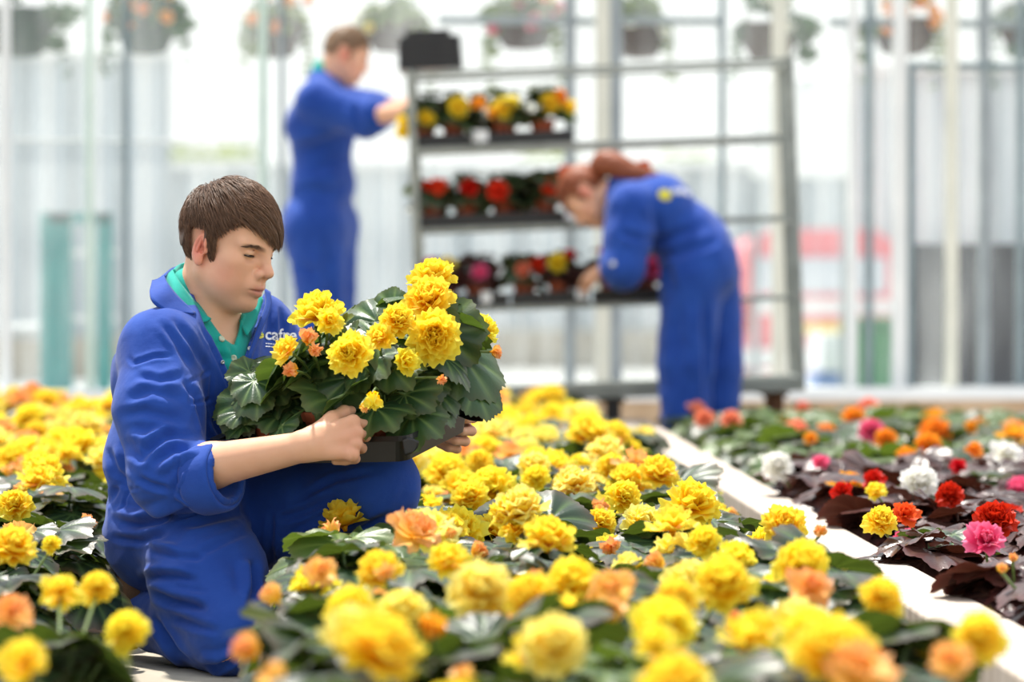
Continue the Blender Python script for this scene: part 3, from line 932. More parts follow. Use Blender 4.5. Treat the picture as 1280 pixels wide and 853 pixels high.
# ------------------------------------------------------------------ people
M['cloth'] = mat_cloth('blue_coverall', lin(30, 66, 150), lin(40, 80, 168))
M['shirt'] = mat_cloth('turquoise_polo', lin(20, 150, 138), lin(30, 168, 152), 700)
M['shoe'] = mat_plain('brown_suede', lin(142, 112, 88), lin(116, 90, 70), .9, .2, 30, .3, .002)
M['sole'] = mat_plain('grey_sole', lin(70, 66, 62), lin(52, 50, 48), .8, .3, 20)
M['snap'] = mat_plain('snap_metal', lin(210, 212, 214), lin(180, 182, 186), .3, .6, 40, metallic=.7)
M['shirt_button'] = mat_plain('shirt_button', lin(196, 204, 176), None, .4, .5)
M['logo_white'] = mat_plain('logo_white', lin(240, 240, 244), None, .7)
M['logo_yellow'] = mat_plain('logo_yellow', lin(206, 196, 60), None, .7)
M['logo_green'] = mat_plain('logo_green', lin(70, 130, 90), None, .7)
t = NT('skin'); b = t.bsdf(None, .5, .35)
a = t.attr('tone'); nz = t.noise(120, 4); n3 = t.noise(28, 4)
c = t.mix(.12, a.outputs['Color'], t.ramp(n3.outputs[0], lin(240, 196, 170), lin(190, 110, 92)).outputs[0])
t.l(c, b.inputs['Base Color'])
b.inputs['Subsurface Weight'].default_value = .18; b.inputs['Subsurface Radius'].default_value = (.006, .0025, .0015); b.inputs['Subsurface Scale'].default_value = 1.0
t.bump(nz.outputs[0], .12, .0015, b); M['skin'] = t.done(b)
def mat_hair(name, c0, c1):
    t = NT(name); b = t.bsdf(None, .5, .35)
    r = t.attr('t'); nz = t.noise(90, 3)
    ad = t.n('Math', operation='MULTIPLY_ADD'); ad.inputs[1].default_value = .5
    t.l(nz.outputs[0], ad.inputs[0]); t.l(r.outputs['Fac'], ad.inputs[2])
    t.l(t.ramp(ad.outputs[0], c0, c1, .2, 1.0).outputs[0], b.inputs['Base Color'])
    return t.done(b)
M['hair_brown'] = mat_hair('brown_hair', lin(62, 44, 34), lin(136, 102, 78))
M['hair_light'] = mat_hair('short_light_brown_hair', lin(112, 86, 64), lin(150, 120, 92))
M['hair_red'] = mat_hair('red_brown_hair', lin(122, 62, 38), lin(172, 98, 62))
M['lash'] = mat_plain('lash', lin(44, 30, 24), None, .6)
t = NT('eye'); b = t.bsdf(None, .15, .5); a = t.attr('t')
t.l(t.ramp(a.outputs['Fac'], lin(226, 214, 206), lin(48, 36, 28), .45, .55).outputs[0], b.inputs['Base Color']); M['eye'] = t.done(b)

class Head:
    """head frame: x forward, y to its left, z up, origin between the ears (metres, before scale)"""
    def __init__(s, o, yaw, pitch, roll=0.0, k=1.0):
        f0 = np.array([math.cos(yaw), math.sin(yaw), 0]); l = np.array([-math.sin(yaw), math.cos(yaw), 0]); up = np.array([0, 0, 1.0])
        f = math.cos(pitch) * f0 - math.sin(pitch) * up; u = math.sin(pitch) * f0 + math.cos(pitch) * up
        l2 = math.cos(roll) * l + math.sin(roll) * u; u2 = -math.sin(roll) * l + math.cos(roll) * u
        s.R = np.stack([f, l2, u2], 1); s.o = np.asarray(o, float); s.k = k
    def w(s, p): return s.o + s.k * (s.R @ np.asarray(p, float))
    def loc(s, V): return (np.asarray(V) - s.o) @ s.R / s.k
    def clay(s, c, fine=True):
        k = s.k
        E = lambda p, r, kk=.02, cut=False, R=None: c.ell(s.w(p), np.asarray(r, float) * k, s.R if R is None else s.R @ R, kk * k, cut)
        C = lambda a, b, r1, r2, kk=.01, cut=False: c.cone(s.w(a), s.w(b), r1 * k, r2 * k, kk * k, cut)
        E((-.003, 0, .036), (.089, .074, .090))
        E((.028, 0, .046), (.064, .060, .058), .03)
        E((.030, 0, -.018), (.060, .056, .072), .03)
        E((.040, 0, -.062), (.046, .043, .040), .03)
        for sg in (-1, 1):
            C((.004, .050 * sg, -.045), (.066, .016 * sg, -.088), .014, .015, .03)
            E((.056, .047 * sg, -.010), (.021, .018, .016), .022)
            C((.089, .010 * sg, .026), (.071, .047 * sg, .026), .010, .010, .014)
            E((.048, .036 * sg, -.046), (.030, .024, .030), .03)
        E((.082, 0, -.088), (.016, .018, .015), .018)
        for sg in (-1, 1):
            E((.100, .032 * sg, .006), (.020, .019, .012), .012, True)
            E((.0745, .0325 * sg, .010), (.0138, .0155, .0132), .004)
        # nose
        C((.092, 0, .022), (.1065, 0, -.010), .0085, .0095, .014)
        E((.1125, 0, -.0205), (.0125, .0110, .0105), .010)
        for sg in (-1, 1):
            E((.1005, .0130 * sg, -.0265), (.0105, .0072, .0085), .006)
            if fine: E((.1075, .0072 * sg, -.0335), (.0050, .0032, .0040), .002, True)
        # mouth
        E((.088, 0, -.052), (.018, .027, .018), .016)
        C((.094, -.019, -.0560), (.1035, 0, -.0520), .0040, .0056, .005); C((.1035, 0, -.0520), (.094, .019, -.0560), .0056, .0040, .005)
        C((.093, -.016, -.0625), (.1015, 0, -.0645), .0045, .0066, .005); C((.1015, 0, -.0645), (.093, .016, -.0625), .0066, .0045, .005)
        if fine:
            C((.0965, -.023, -.0590), (.1085, 0, -.0582), .0017, .0017, .003, True); C((.1085, 0, -.0582), (.0965, .023, -.0590), .0017, .0017, .003, True)
            C((.106, 0, -.038), (.105, 0, -.046), .0022, .0022, .005, True)
            for sg in (-1, 1):            # lowered upper lid line and the narrow opening under it
                q = [(.0745 + .0136 * math.cos(e) * math.cos(a), (.0325 + .0152 * math.sin(a)) * sg, .010 + .0132 * math.sin(e)) for a, e in ((-.95, -.42), (-.45, -.40), (.1, -.40), (.6, -.42), (1.05, -.34))]
                for i in range(4): C(q[i], q[i + 1], .0025, .0025, .001, True)
                q = [(.0745 + .0142 * math.cos(e) * math.cos(a), (.0325 + .0160 * math.sin(a)) * sg, .010 + .0136 * math.sin(e)) for a, e in ((-.8, .55), (0, .62), (.8, .55))]
                for i in range(2): C(q[i], q[i + 1], .0014, .0014, .002, True)
        # ears
        for sg in (-1, 1):
            A = rotz(.35 * sg) @ roty(.22)
            E((-.007, .0745 * sg, -.003), (.0195, .0080, .032), .005, False, A)
            E((.000, .078 * sg, -.028), (.009, .006, .011), .006)
            if fine:
                E((-.005, .0835 * sg, .003), (.0120, .0075, .020), .002, True, A)
                C((-.004, .080 * sg, .012), (-.006, .082 * sg, -.010), .0030, .0034, .003)
                E((.004, .081 * sg, -.006), (.006, .008, .008), .002, True)
                E((.0115, .0755 * sg, -.006), (.004, .005, .006), .004)
    def tone(s, V):
        """skin colouring by place on the face, with some shade painted in"""
        q = s.loc(V); x, y, z = q.T; ay = np.abs(y)
        base = np.array(lin(230, 178, 144)[:3]); T = np.repeat(base[None], len(V), 0)
        g = lambda cx, cy, cz, rx, ry, rz: np.exp(-((x - cx) / rx) ** 2 - ((ay - cy) / ry) ** 2 - ((z - cz) / rz) ** 2)
        def blend(m, col):
            nonlocal T
            m = np.clip(m, 0, 1)[:, None]; T = T * (1 - m) + np.array(lin(*col)[:3]) * m
        near = (q ** 2).sum(1) < .17 ** 2
        blend(.34 * g(.055, .052, -.040, .04, .03, .030), (220, 128, 108))
        blend(.45 * g(.112, 0, -.022, .016, .02, .014), (218, 140, 118))
        blend(.25 * g(.078, .01, -.075, .03, .035, .02), (206, 150, 128))
        blend(.80 * g(-.008, .082, -.002, .03, .012, .040), (234, 122, 100))
        blend(.6 * g(-.004, .078, .0, .009, .006, .014), (160, 74, 60))  # shade of the ear hollow painted into the skin tone
        m = np.exp(-(y / .021) ** 4) * np.exp(-((z + .0585) / .0105) ** 4) * (x > .085)
        blend(.72 * m, (196, 112, 104))
        blend(.9 * np.exp(-(y / .022) ** 4) * np.exp(-((z + .0587) / .0018) ** 2) * (x > .09), (120, 58, 54))
        # brows
        bz = .0250 + .010 * (ay - .030) - 1.6 * (ay - .036) ** 2 * 4
        blend(.85 * np.exp(-((z - bz) / .0042) ** 4) * np.exp(-((ay - .034) / .0215) ** 6) * (x > .05), (74, 50, 38))
        # dark lash line, lid crease shade painted in, under-eye tone
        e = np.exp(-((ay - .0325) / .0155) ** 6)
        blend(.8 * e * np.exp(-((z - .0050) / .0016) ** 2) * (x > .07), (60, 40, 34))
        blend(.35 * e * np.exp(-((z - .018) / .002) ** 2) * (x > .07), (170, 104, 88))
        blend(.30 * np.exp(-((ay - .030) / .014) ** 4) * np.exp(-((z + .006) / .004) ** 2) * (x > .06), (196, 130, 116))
        return np.where(near[:, None], T, base)
    def scalp(s, a, e, off=0.0):
        """unit direction (azimuth a from forward, elevation e) -> point on the cranium"""
        d = np.array([math.cos(e) * math.cos(a), math.cos(e) * math.sin(a), math.sin(e)])
        return s.scalp_d(d, off)
    @staticmethod
    def cr(d):
        a, b, c = .093, .078, .093
        return 1 / np.sqrt((d[0] / a) ** 2 + (d[1] / b) ** 2 + (d[2] / c) ** 2)
    def scalp_d(s, d, off=0.0): return np.array([.001, 0, .036]) + d * (Head.cr(d) + off)
def hairline(d, fringe=True):
    """is there hair on this direction of the skull (seen from the skull's middle)"""
    x, y, z = d; a = abs(math.atan2(y, x)); e = math.asin(z)
    if a < .75: return e > .36
    if a < 1.25: return e > .36 - (a - .75) * .75
    if a < 1.52: return e > -.42          # sideburn
    if a < 1.95: return e > .12            # over the ear
    if a < 2.25: return e > .05 - (a - 1.95) * 2.2
    return e > -.62
def hair_strands(head, n, lens, mat, parent, name='hair', thick=.0011, seed=5, lift=.016, fringe=True, steps=8):
    r = np.random.default_rng(seed); mb = MB()
    whorl = U([-.62, .12, .78])
    k = 0
    for i in range(n * 3):
        z = 1 - 2 * (i + .5) / (n * 3); a = i * 2.399963
        d = np.array([math.sqrt(1 - z * z) * math.cos(a), math.sqrt(1 - z * z) * math.sin(a), z])
        d = U(d + r.normal(size=3) * .03)
        if not hairline(d): continue
        top = np.clip((d[2] - .1) / .6, 0, 1)
        L = lens[0] * (1 - top) + lens[1] * top
        if d[0] > .45 and d[2] > .3: L *= 1.28
        L *= .8 + .4 * r.random()
        g = d - whorl; g = g - d * (g @ d); g = U(g + 1e-3)
        fwd = np.array([1.0, .25, -.1]); fwd = fwd - d * (fwd @ d)
        front = d[0] > .15 and d[2] > .0
        if front: g = g * .6 + np.array([.25, .75, 0])
        dirn = U(g + fwd * (.55 if d[2] > .35 else .05) + np.array([0, 0, -.8 if d[2] < .45 and not front else 0]) + r.normal(size=3) * .10)
        p = d.copy(); pts = []; lf = lift * (.35 + .65 * r.random()) * (.45 + .55 * top) 
        for s_ in range(steps):
            t = s_ / (steps - 1)
            off = .002 + lf * math.sin(min(1, t * 1.15) * math.pi * .62)
            pts.append(head.w(head.scalp_d(p, off) + (np.array([.004, 0, -.010]) * t * t if d[0] > .5 else 0)))
            w = dirn - p * (dirn @ p)
            if p[2] < .75: w = w + np.array([0, 0, -.25 if not front else -.10])
            w = w - p * (w @ p)
            az = math.atan2(p[1], p[0])
            if abs(az) < 1.2 and math.asin(p[2]) < np.interp(az, [-1.25, -1.05, -.78, -.35, 0, .3, .8, 1.2], [-.22, .10, .33, .20, .08, .08, .25, .16]) + .05 * r.normal(): break
            if 1.5 < abs(az) < 2.05 and math.asin(p[2]) < .0: break
            p = U(p + U(w) * L / (steps - 1) / .09 + r.normal(size=3) * .006)
        if len(pts) < 3: continue
        rad = thick * (1 - .75 * np.linspace(0, 1, len(pts)) ** 2) * (.8 + .4 * r.random())
        mb.tube(pts, rad, 3, False, a=.15 + .5 * r.random())
        k += 1
    return mb.build(name, mat, parent, smooth=True)
def hair_cap(head, h=.003, lift=.008, cut_face=True):
    c = Clay()
    k = head.k
    c.ell(head.w((-.001, 0, .040)), np.array([.093, .080, .094]) * k + lift * .6, head.R, .01)
    c.ell(head.w((-.018, 0, .014)), np.array([.070, .071, .070]) * k + lift * .3, head.R, .02)
    lo, hi = c.bounds()
    def f(X):
        v = c(X); q = ((X - head.o) @ head.R / k).astype(np.float32)
        d = q - np.array([-.004, 0, .036], np.float32); n = np.sqrt((d ** 2).sum(1)) + 1e-9
        a = np.abs(np.arctan2(d[:, 1], d[:, 0])); e = np.arcsin(np.clip(d[:, 2] / n, -1, 1))
        lim = np.interp(a, [0, .75, 1.0, 1.2, 1.27, 1.50, 1.56, 1.95, 2.2, 2.35, 3.2], [.40, .42, .26, -.05, -.30, -.38, .05, .08, -.45, -.58, -.60])
        return np.maximum(v, (lim - e) * .085)
    V, F = largest(*surface(f, lo, hi, h))
    V = relax(V, F, 2)
    N = vnormals(V, F); q = head.loc(V)
    V = V + N * (.0016 * fbm(np.stack([np.arctan2(q[:, 1], q[:, 0]) * 14, q[:, 2] * 30, q[:, 0] * 12], 1), 3) * 2)[:, None]
    return V, F

def finger(c, base, dirs, lens, rs, k=.004):
    """finger as a chain: base point, bend directions, lengths"""
    p = np.asarray(base, float); pts = [p]
    for d, L in zip(dirs, lens): p = p + U(d) * L; pts.append(p)
    c.chain(pts, rs, k)
    return pts
def hand(c, wrist, along, back, thumb_side, curl=(.5, .9, .7), spread=.10, size=1.0, thumb=None):
    """wrist point, direction of the palm, direction of the back of the hand, side of the thumb (+1/-1 of along x back)"""
    x = U(along); n = np.asarray(back, float); n = U(n - x * (n @ x)); y = np.cross(n, x) * thumb_side      # y: towards the thumb
    S = size
    w = np.asarray(wrist, float)
    at = lambda a, b_, cc=0: w + S * (x * a + y * b_ + n * cc)
    c.cone(at(-.01, .012), at(.085, .030), .0165 * S, .0135 * S, .012)
    c.cone(at(-.01, -.010), at(.078, -.026), .0165 * S, .0125 * S, .012)
    c.cone(at(.0, 0), at(.085, .004), .0185 * S, .0145 * S, .016)
    L = [(.044, .027, .021), (.048, .031, .022), (.044, .029, .021), (.034, .021, .019)]
    for i, bb in enumerate((.031, .010, -.011, -.030)):
        a0 = (.088, .092, .088, .079)[i]
        base = at(a0, bb, .001)
        dx = U(x + y * spread * (1.2 - .8 * i))
        dirs = []; an = 0
        for q in curl:
            an += q * (1 + .08 * i); dirs.append(dx * math.cos(an) - n * math.sin(an))
        finger(c, base, dirs, [l * S for l in L[i]], [.0100 * S, .0090 * S, .0080 * S, .0068 * S])
        c.ell(base + n * .002 * S, .0105 * S, None, .008)
    if thumb is None: thumb = [x * .55 + y * .8 - n * .25, x * .85 + y * .35 - n * .35, x * .9 + y * .1 - n * .4]
    else: thumb = [x * a + y * b_ + n * cc for a, b_, cc in thumb]
    finger(c, at(.012, .020, -.004), thumb, [.044 * S, .034 * S, .028 * S], [.0165 * S, .0125 * S, .0105 * S, .0085 * S], .010)

def shoe(name, heel, toe, up, parent, k=1.0):
    """ankle boot from heel to toe; up = the way the ankle opens"""
    h, t_ = np.asarray(heel, float), np.asarray(toe, float)
    x = U(t_ - h); u = np.asarray(up, float); u = U(u - x * (u @ x)); L = np.linalg.norm(t_ - h)
    at = lambda a, b_: h + x * a * L + u * b_ * k
    c = Clay()
    c.cone(at(.12, .045), at(.55, .042), .036, .040, .02).cone(at(.55, .040), at(.88, .032), .040, .030, .02)
    c.cone(at(.16, .05), at(.20, .12), .036, .040, .03)
    lo, hi = c.bounds(); V, F = surface(c, lo, hi, .004); V = relax(V, F, 1)
    s = (V - h) @ u
    low = s < .012 * k; V = V - np.where(low, s - .012 * k, 0)[:, None] * u
    o = mk(name, V, F, M['shoe'], parent)
    c = Clay(); c.cone(at(.10, .010), at(.55, .010), .036, .042, .02).cone(at(.55, .010), at(.90, .010), .042, .031, .02)
    lo, hi = c.bounds(); V, F = surface(c, lo, hi, .004)
    s = (V - h) @ u; V = V + (np.clip(s, 0, .018) - s)[:, None] * u
    mk('sole', V, F, M['sole'], o)
    return o
def text_mesh(txt, bold=False):
    cu = bpy.data.curves.new('lettering', 'FONT'); cu.body = txt; cu.size = 1.0; cu.extrude = .02; cu.resolution_u = 3
    if bold: cu.offset = .018
    ob = bpy.data.objects.new('lettering', cu); COL.objects.link(ob)
    dg = bpy.context.evaluated_depsgraph_get(); me = ob.evaluated_get(dg).to_mesh()
    V = np.array([v.co[:] for v in me.vertices]); F = [tuple(p.vertices) for p in me.polygons]
    ob.evaluated_get(dg).to_mesh_clear(); bpy.data.objects.remove(ob); bpy.data.curves.remove(cu)
    return V, F
def disc_on(bvh, u, v, r, mat, name, parent, thick=.003, lift=.0):
    p, n = hit(bvh, u, v)
    if p is None: return None
    R = basis(n)
    return MB().lathe([(r * .35, thick * .6), (r * .5, thick), (r * .85, thick), (r, thick * .4), (r, -.001), (0, -.001)], 16, p + n * lift, R).build(name, mat, parent, smooth=True)
def offset_pts(pts, r): return pts

def coverall_finish(name, clay, h, lines, parent, amp, cut=None, seed=0, sm=2, mat=None):
    lo, hi = clay.bounds()
    f = clay if cut is None else (lambda X: np.maximum(clay(X), cut(X)))
    V, F = surface(f, lo, hi, h)
    V = relax(V, F, sm)
    V = folds(V, F, lines, 1, amp, seed=seed)
    return V, F
def poly_sd(u, v, poly):
    """signed distance (px) to a polygon, negative inside"""
    d = seg_dist2(u, v, poly + [poly[0]]); ins = np.zeros(len(u), bool)
    for (a, b), (c, e) in zip(poly, poly[1:] + poly[:1]):
        m = ((b > v) != (e > v))
        xs = a + (v - b) * (c - a) / ((e - b) if e != b else 1e-9)
        ins ^= m & (u < xs)
    return np.where(ins, -1, 1) * np.sqrt(d)

# ============================================================ the kneeling worker
def kneeling_worker():
    pxm = F_PX / 7.3
    base = P(270, 845, 7.1); base[2] = 0
    LV = U([.56, .83, 0])                                   # from right shoulder to left
    FW = U([.83, -.56, 0])                                  # chest direction
    J = dict(hipR=P(228, 655, 7.25), hipL=P(268, 650, 7.44), waist=P(222, 575, 7.34), chest=P(240, 472, 7.36),
             shR=P(195, 437, 7.21), shL=P(322, 415, 7.53), neck=P(252, 388, 7.38),
             elbR=P(213, 593, 7.09), wrR=P(388, 557, 6.93), elbL=P(402, 540, 7.56), wrL=P(528, 520, 7.36),
             kneeR=P(292, 797, 7.0), ankR=P(188, 792, 7.29), kneeL=P(474, 608, 7.19), ankL=P(376, 778, 7.44))
    J['kneeR'][2] = .074; J['ankR'][2] = .075
    H = Head(P(281, 311, 7.34), -math.radians(31), math.radians(15), math.radians(-3), .975)
    def torso(c, off, legs=True, arms=True, k=.05):
        mid = (J['hipR'] + J['hipL']) / 2
        c.cone(J['chest'] - LV * .075, J['chest'] + LV * .085, .106 + off, .106 + off, k)
        c.cone(J['waist'] - LV * .05, J['waist'] + LV * .055, .106 + off, .104 + off, k)
        c.cone(J['waist'], J['chest'], .108 + off, .112 + off, k)
        c.cone(mid - LV * .06, mid + LV * .06, .118 + off, .118 + off, k)
        c.cone(mid, J['waist'], .118 + off, .104 + off, k)
        c.cone(J['shR'] + LV * .03, J['shL'] - LV * .03, .062 + off, .062 + off, k)
        c.cone(J['neck'] - [0, 0, .02], J['shR'] + LV * .01 + [0, 0, .012], .052 + off, .052 + off, .04)
        c.cone(J['neck'] - [0, 0, .02], J['shL'] - LV * .01 + [0, 0, .012], .052 + off, .052 + off, .04)
        c.cone(J['neck'] - [0, 0, .03] + FW * .03, J['chest'] + FW * .04, .07 + off, .085 + off, .04)
    # ---- body: one continuous surface
    c = Clay()
    torso(c, -.022, k=.04)
    c.cone(J['neck'] + [0, 0, -.02], H.w((-.018, 0, -.03)), .060, .053, .03)
    c.cone(H.w((.01, -.035, -.06)), J['neck'] + FW * .045 - LV * .02 - [0, 0, .025], .012, .012, .03)
    H.clay(c)
    c.chain([J['shR'], J['elbR']], [.052, .043], .03)
    mids = J['elbR'] + (J['wrR'] - J['elbR']) * .30
    c.chain([J['elbR'], mids, J['wrR']], [.041, .0415, .0265], .015)
    c.chain([J['shL'], J['elbL'], J['wrL']], [.05, .042, .027], .03)
    for a, b in (('R', 'R'), ('L', 'L')):
        c.chain([J['hip' + a], J['knee' + a], J['ank' + a]], [.085, .055, .038], .02)
    # right hand: back of the hand to the viewer, fingers under the tray, thumb up along the pot
    ah = U(P(446, 548, 6.92) - J['wrR'])
    hand(c, J['wrR'] - ah * .004, ah, np.array([-.12, -.95, .22]), 1, curl=(1.32, .9, .6), spread=.02, size=1.0,
         thumb=[(.75, .55, -.2), (.55, .42, -.7), (.35, .2, -.9)])
    al = U(P(565, 533, 7.33) - J['wrL'])
    hand(c, J['wrL'], al, np.array([.25, .9, .1]), -1, curl=(.7, .9, .6), size=1.0)
    lo, hi = c.bounds()
    V, F = surface(c, lo, hi, .0019)
    V = relax(V, F, 1, .5)
    tone = H.tone(V)
    q = V - J['wrR']
    m = (np.exp(-((V - (J['wrR'] + ah * .09)) ** 2).sum(1) / .045 ** 2) * .45)[:, None]
    tone = tone * (1 - m) + np.array(lin(222, 150, 126)[:3]) * m
    root = mk('person', V - base, F, M['skin'], None, True, {'tone': tone})
    root.location = base
    tag(root, 'young man in blue coveralls kneeling on the path and holding a tray of yellow begonias', 'person')
    inv = lambda X: np.asarray(X) - base
    # ---- eyes
    for sg in (-1, 1):
        d = U([math.cos(.5), 0, -math.sin(.5)]); n, mm = 14, 20; V = []; A = []
        R = basis(H.R @ d)
        for i in range(n + 1):
            for j in range(mm):
                a, b = math.pi * i / n, 2 * math.pi * j / mm
                V.append(H.w((.0745, .0325 * sg, .010)) + .0127 * H.k * (R @ np.array([math.sin(a) * math.cos(b), math.sin(a) * math.sin(b), math.cos(a)])))
                A.append(1.0 if a < .52 else 0.0)
        Fq = [(i * mm + j, (i + 1) * mm + j, (i + 1) * mm + (j + 1) % mm, i * mm + (j + 1) % mm) for i in range(n) for j in range(mm)]
        mk('eye', inv(V), np.array(Fq), M['eye'], root, True, {'t': np.array(A)})
        q = [(.0745 + .0146 * math.cos(e) * math.cos(a), (.0325 + .0163 * math.sin(a)) * sg, .010 + .0140 * math.sin(e)) for a, e in ((-1.0, -.36), (-.45, -.33), (.1, -.34), (.6, -.38), (1.15, -.34))]
        MB().tube(inv([H.w(x) for x in catmull(q, 14)]), .0015, 5).build('eyelashes', M['lash'], root, smooth=True)
        mb = MB()
        for i in range(90):
            a = nrg.random(); yy = .012 + .042 * a
            zz = .0240 + .009 * a - .011 * a * a + nrg.normal() * .0016 * (1.2 - .7 * a)
            x0 = .0975 - 2.2 * (yy - .006) ** 2 * 4 - .002
            p0 = np.array([x0 + .002, yy * sg, zz]); d = np.array([-.25 * a, sg * .9, .45 - .8 * a]); L = .007
            mb.tube(inv([H.w(p0), H.w(p0 + d * L * .5 + [.0012, 0, 0]), H.w(p0 + d * L + [-.0005, 0, 0])]), [.0005, .0005, .0002], 3, False, a=.1 + .2 * nrg.random())
        mb.build('eyebrow', M['hair_brown'], root, smooth=True)
    # ---- hair
    hv, hf = hair_cap(H, .0028, .007)
    cap = mk('hair', inv(hv), hf, M['hair_brown'], root, True, {'t': np.full(len(hv), .12)})
    hs = hair_strands(H, 5200, (.042, .066), M['hair_brown'], cap, 'strands', .00085)
    hs.data.transform(Matrix.Translation(Vector(-base)))
    # ---- polo shirt
    c = Clay(); torso(c, -.011, k=.05)
    c.cone(J['neck'] - [0, 0, .012], J['neck'] + [-.01, 0, .022], .066, .063, .02)
    nk = [(243, 372), (262, 400), (279, 424), (293, 434), (299, 414), (303, 390), (322, 372), (322, 330), (240, 320)]
    def cut(X):
        u, v = to_px(X); return (-poly_sd(u, v, nk) / pxm).astype(np.float32)
    loS, hiS = c.bounds(); loS[2] = J['waist'][2]
    def cutback(X):
        # the neck hole goes all the way through above the shoulders
        return np.maximum(cut(X), J['waist'][2] - X[:, 2])
    V, F = surface(lambda X: np.maximum(c(X), cutback(X)), loS, hiS, .005)
    V = relax(V, F, 2)
    V = folds(V, F, [([(262, 440), (290, 452)], 4, -.003), ([(275, 430), (285, 470), (296, 500)], 2.5, -.003), ([(288, 434), (296, 470)], 2, -.003), ([(268, 425), (280, 450)], 4, -.003)], 1, .0015, seed=3)
    shirt_bvh = bvh_of(V, F)
    shirt = mk('polo_shirt', inv(V), F, M['shirt'], root)
    # ---- coverall
    c = Clay(); torso(c, 0.0)
    c.chain([J['shR'], (J['shR'] + J['elbR']) / 2 + [-.006, 0, .0], J['elbR'] + [-.004, 0, 0]], [.066, .077, .070], .035)
    cuffR = P(266, 598, 7.04)
    c.chain([J['elbR'], cuffR], [.068, .060], .03)
    cuffL = J['elbL'] + (J['wrL'] - J['elbL']) * .3
    c.chain([J['shL'], (J['shL'] + J['elbL']) / 2, J['elbL'], cuffL], [.068, .074, .068, .06], .035)
    c.ell(P(197, 676, 7.30), (.098, .10, .095), None, .05)
    c.ell(P(228, 690, 7.50), (.09, .10, .09), None, .05)
    kr, kl = J['kneeR'], J['kneeL']
    c.chain([J['hipR'] + [.01, 0, 0], (J['hipR'] + kr) / 2 + [.002, 0, 0], kr + [0, .005, .004]], [.108, .100, .076], .04)
    c.chain([J['hipL'], (J['hipL'] + kl) / 2 + [0, 0, -.01], kl], [.108, .098, .072], .04)
    c.chain([kr + [-.01, .02, .0], (kr + J['ankR']) / 2 + [0, 0, .012], J['ankR'] + [.0, 0, .006]], [.070, .074, .054], .014)
    c.chain([kl, (kl + J['ankL']) / 2 + [.01, 0, 0], J['ankL']], [.072, .070, .062], .025)
    # hollow the sleeves and hems
    fd = U(J['wrR'] - J['elbR']); c.cone(cuffR + fd * .025, cuffR + fd * .10, .043, .060, .008, True)
    sd = U(J['ankR'] - kr); c.cone(J['ankR'] + sd * .03, J['ankR'] + sd * .12, .045, .06, .008, True)
    vee = [(241, 374), (252, 400), (266, 428), (283, 464), (297, 500), (303, 470), (313, 430), (323, 398), (331, 368), (310, 330), (270, 320), (236, 325)]
    fr = J['neck'] + FW * .0
    def cut(X):
        u, v = to_px(X); s = poly_sd(u, v, vee) / pxm
        depth = (X - fr) @ FW
        return np.maximum(-s, -(np.abs(depth) + 0) * 0 - 1).astype(np.float32) if False else np.where(c(X) > -.045, -s, -1).astype(np.float32)
    L = []
    A = lambda w, h, *p: L.append((list(p), w, h))
    A(5, -.010, (150, 655), (172, 657), (196, 653), (227, 641), (250, 634)); A(6, .007, (140, 640), (175, 645), (215, 632))
    A(4, -.006, (140, 672), (178, 677), (213, 666)); A(5, -.006, (175, 728), (199, 721), (223, 721), (250, 728))
    A(5, .005, (172, 716), (205, 710), (240, 716)); A(5, -.008, (184, 738), (213, 752), (261, 763)); A(5, .006, (190, 728), (220, 740), (262, 750))
    A(5, -.012, (192, 770), (205, 792), (222, 816), (246, 838)); A(4, -.008, (244, 834), (270, 836), (297, 822)); A(5, .006, (250, 822), (275, 822), (296, 812))
    A(5, -.006, (213, 770), (247, 783), (275, 790)); A(5, -.005, (189, 690), (223, 697), (260, 700)); A(6, .006, (190, 682), (225, 688))
    A(5, -.008, (316, 700), (319, 738), (312, 764)); A(6, .006, (304, 700), (308, 745)); A(4, -.005, (330, 720), (336, 770)); A(5, -.005, (225, 660), (270, 650), (310, 640))
    A(5, -.004, (240, 700), (275, 680), (320, 660)); A(4, -.006, (340, 640), (338, 680), (344, 720))
    A(5, -.007, (345, 650), (380, 640), (420, 620)); A(5, -.006, (360, 690), (400, 664), (450, 640)); A(5, -.006, (400, 690), (440, 668), (490, 640)); A(4, -.005, (380, 620), (420, 600), (470, 590))
    A(5, -.005, (440, 700), (465, 680), (498, 650)); A(5, .005, (370, 672), (420, 644))
    # sleeve and chest
    A(3, -.004, (162, 446), (168, 455), (192, 447), (214, 446)); A(4, -.007, (228, 476), (244, 496), (252, 520), (256, 540), (262, 552))
    A(6, -.006, (153, 552), (177, 573), (205, 545), (230, 547), (254, 549)); A(6, .006, (160, 540), (185, 552), (215, 534)); A(5, -.007, (188, 580), (216, 563), (250, 556))
    A(4, -.006, (172, 597), (190, 606), (214, 612)); A(5, .006, (195, 592), (225, 574), (252, 566)); A(3, .005, (218, 618), (238, 628), (262, 632)); A(3, -.006, (222, 606), (226, 590), (236, 580)); A(3, -.005, (216, 622), (226, 566))
    A(6, -.005, (160, 500), (190, 488), (230, 500)); A(6, -.005, (150, 520), (180, 515), (225, 525)); A(5, -.005, (170, 470), (200, 478), (228, 470))
    A(5, -.005, (200, 400), (222, 430), (236, 462)); A(5, -.005, (215, 398), (238, 430), (262, 470)); A(2.2, -.003, (232, 481), (250, 470), (263, 463)); A(2.2, -.003, (234, 482), (238, 505), (262, 500), (264, 464))
    A(2.4, -.003, (247, 402), (275, 458), (295, 506), (296, 560)); A(5, -.006, (262, 520), (280, 550), (300, 580)); A(5, -.005, (275, 510), (290, 540), (320, 560))
    A(2.4, -.003, (308, 470), (322, 425), (330, 395)); A(4, -.004, (338, 380), (336, 410), (326, 440)); A(4, -.004, (350, 385), (352, 410), (345, 440))
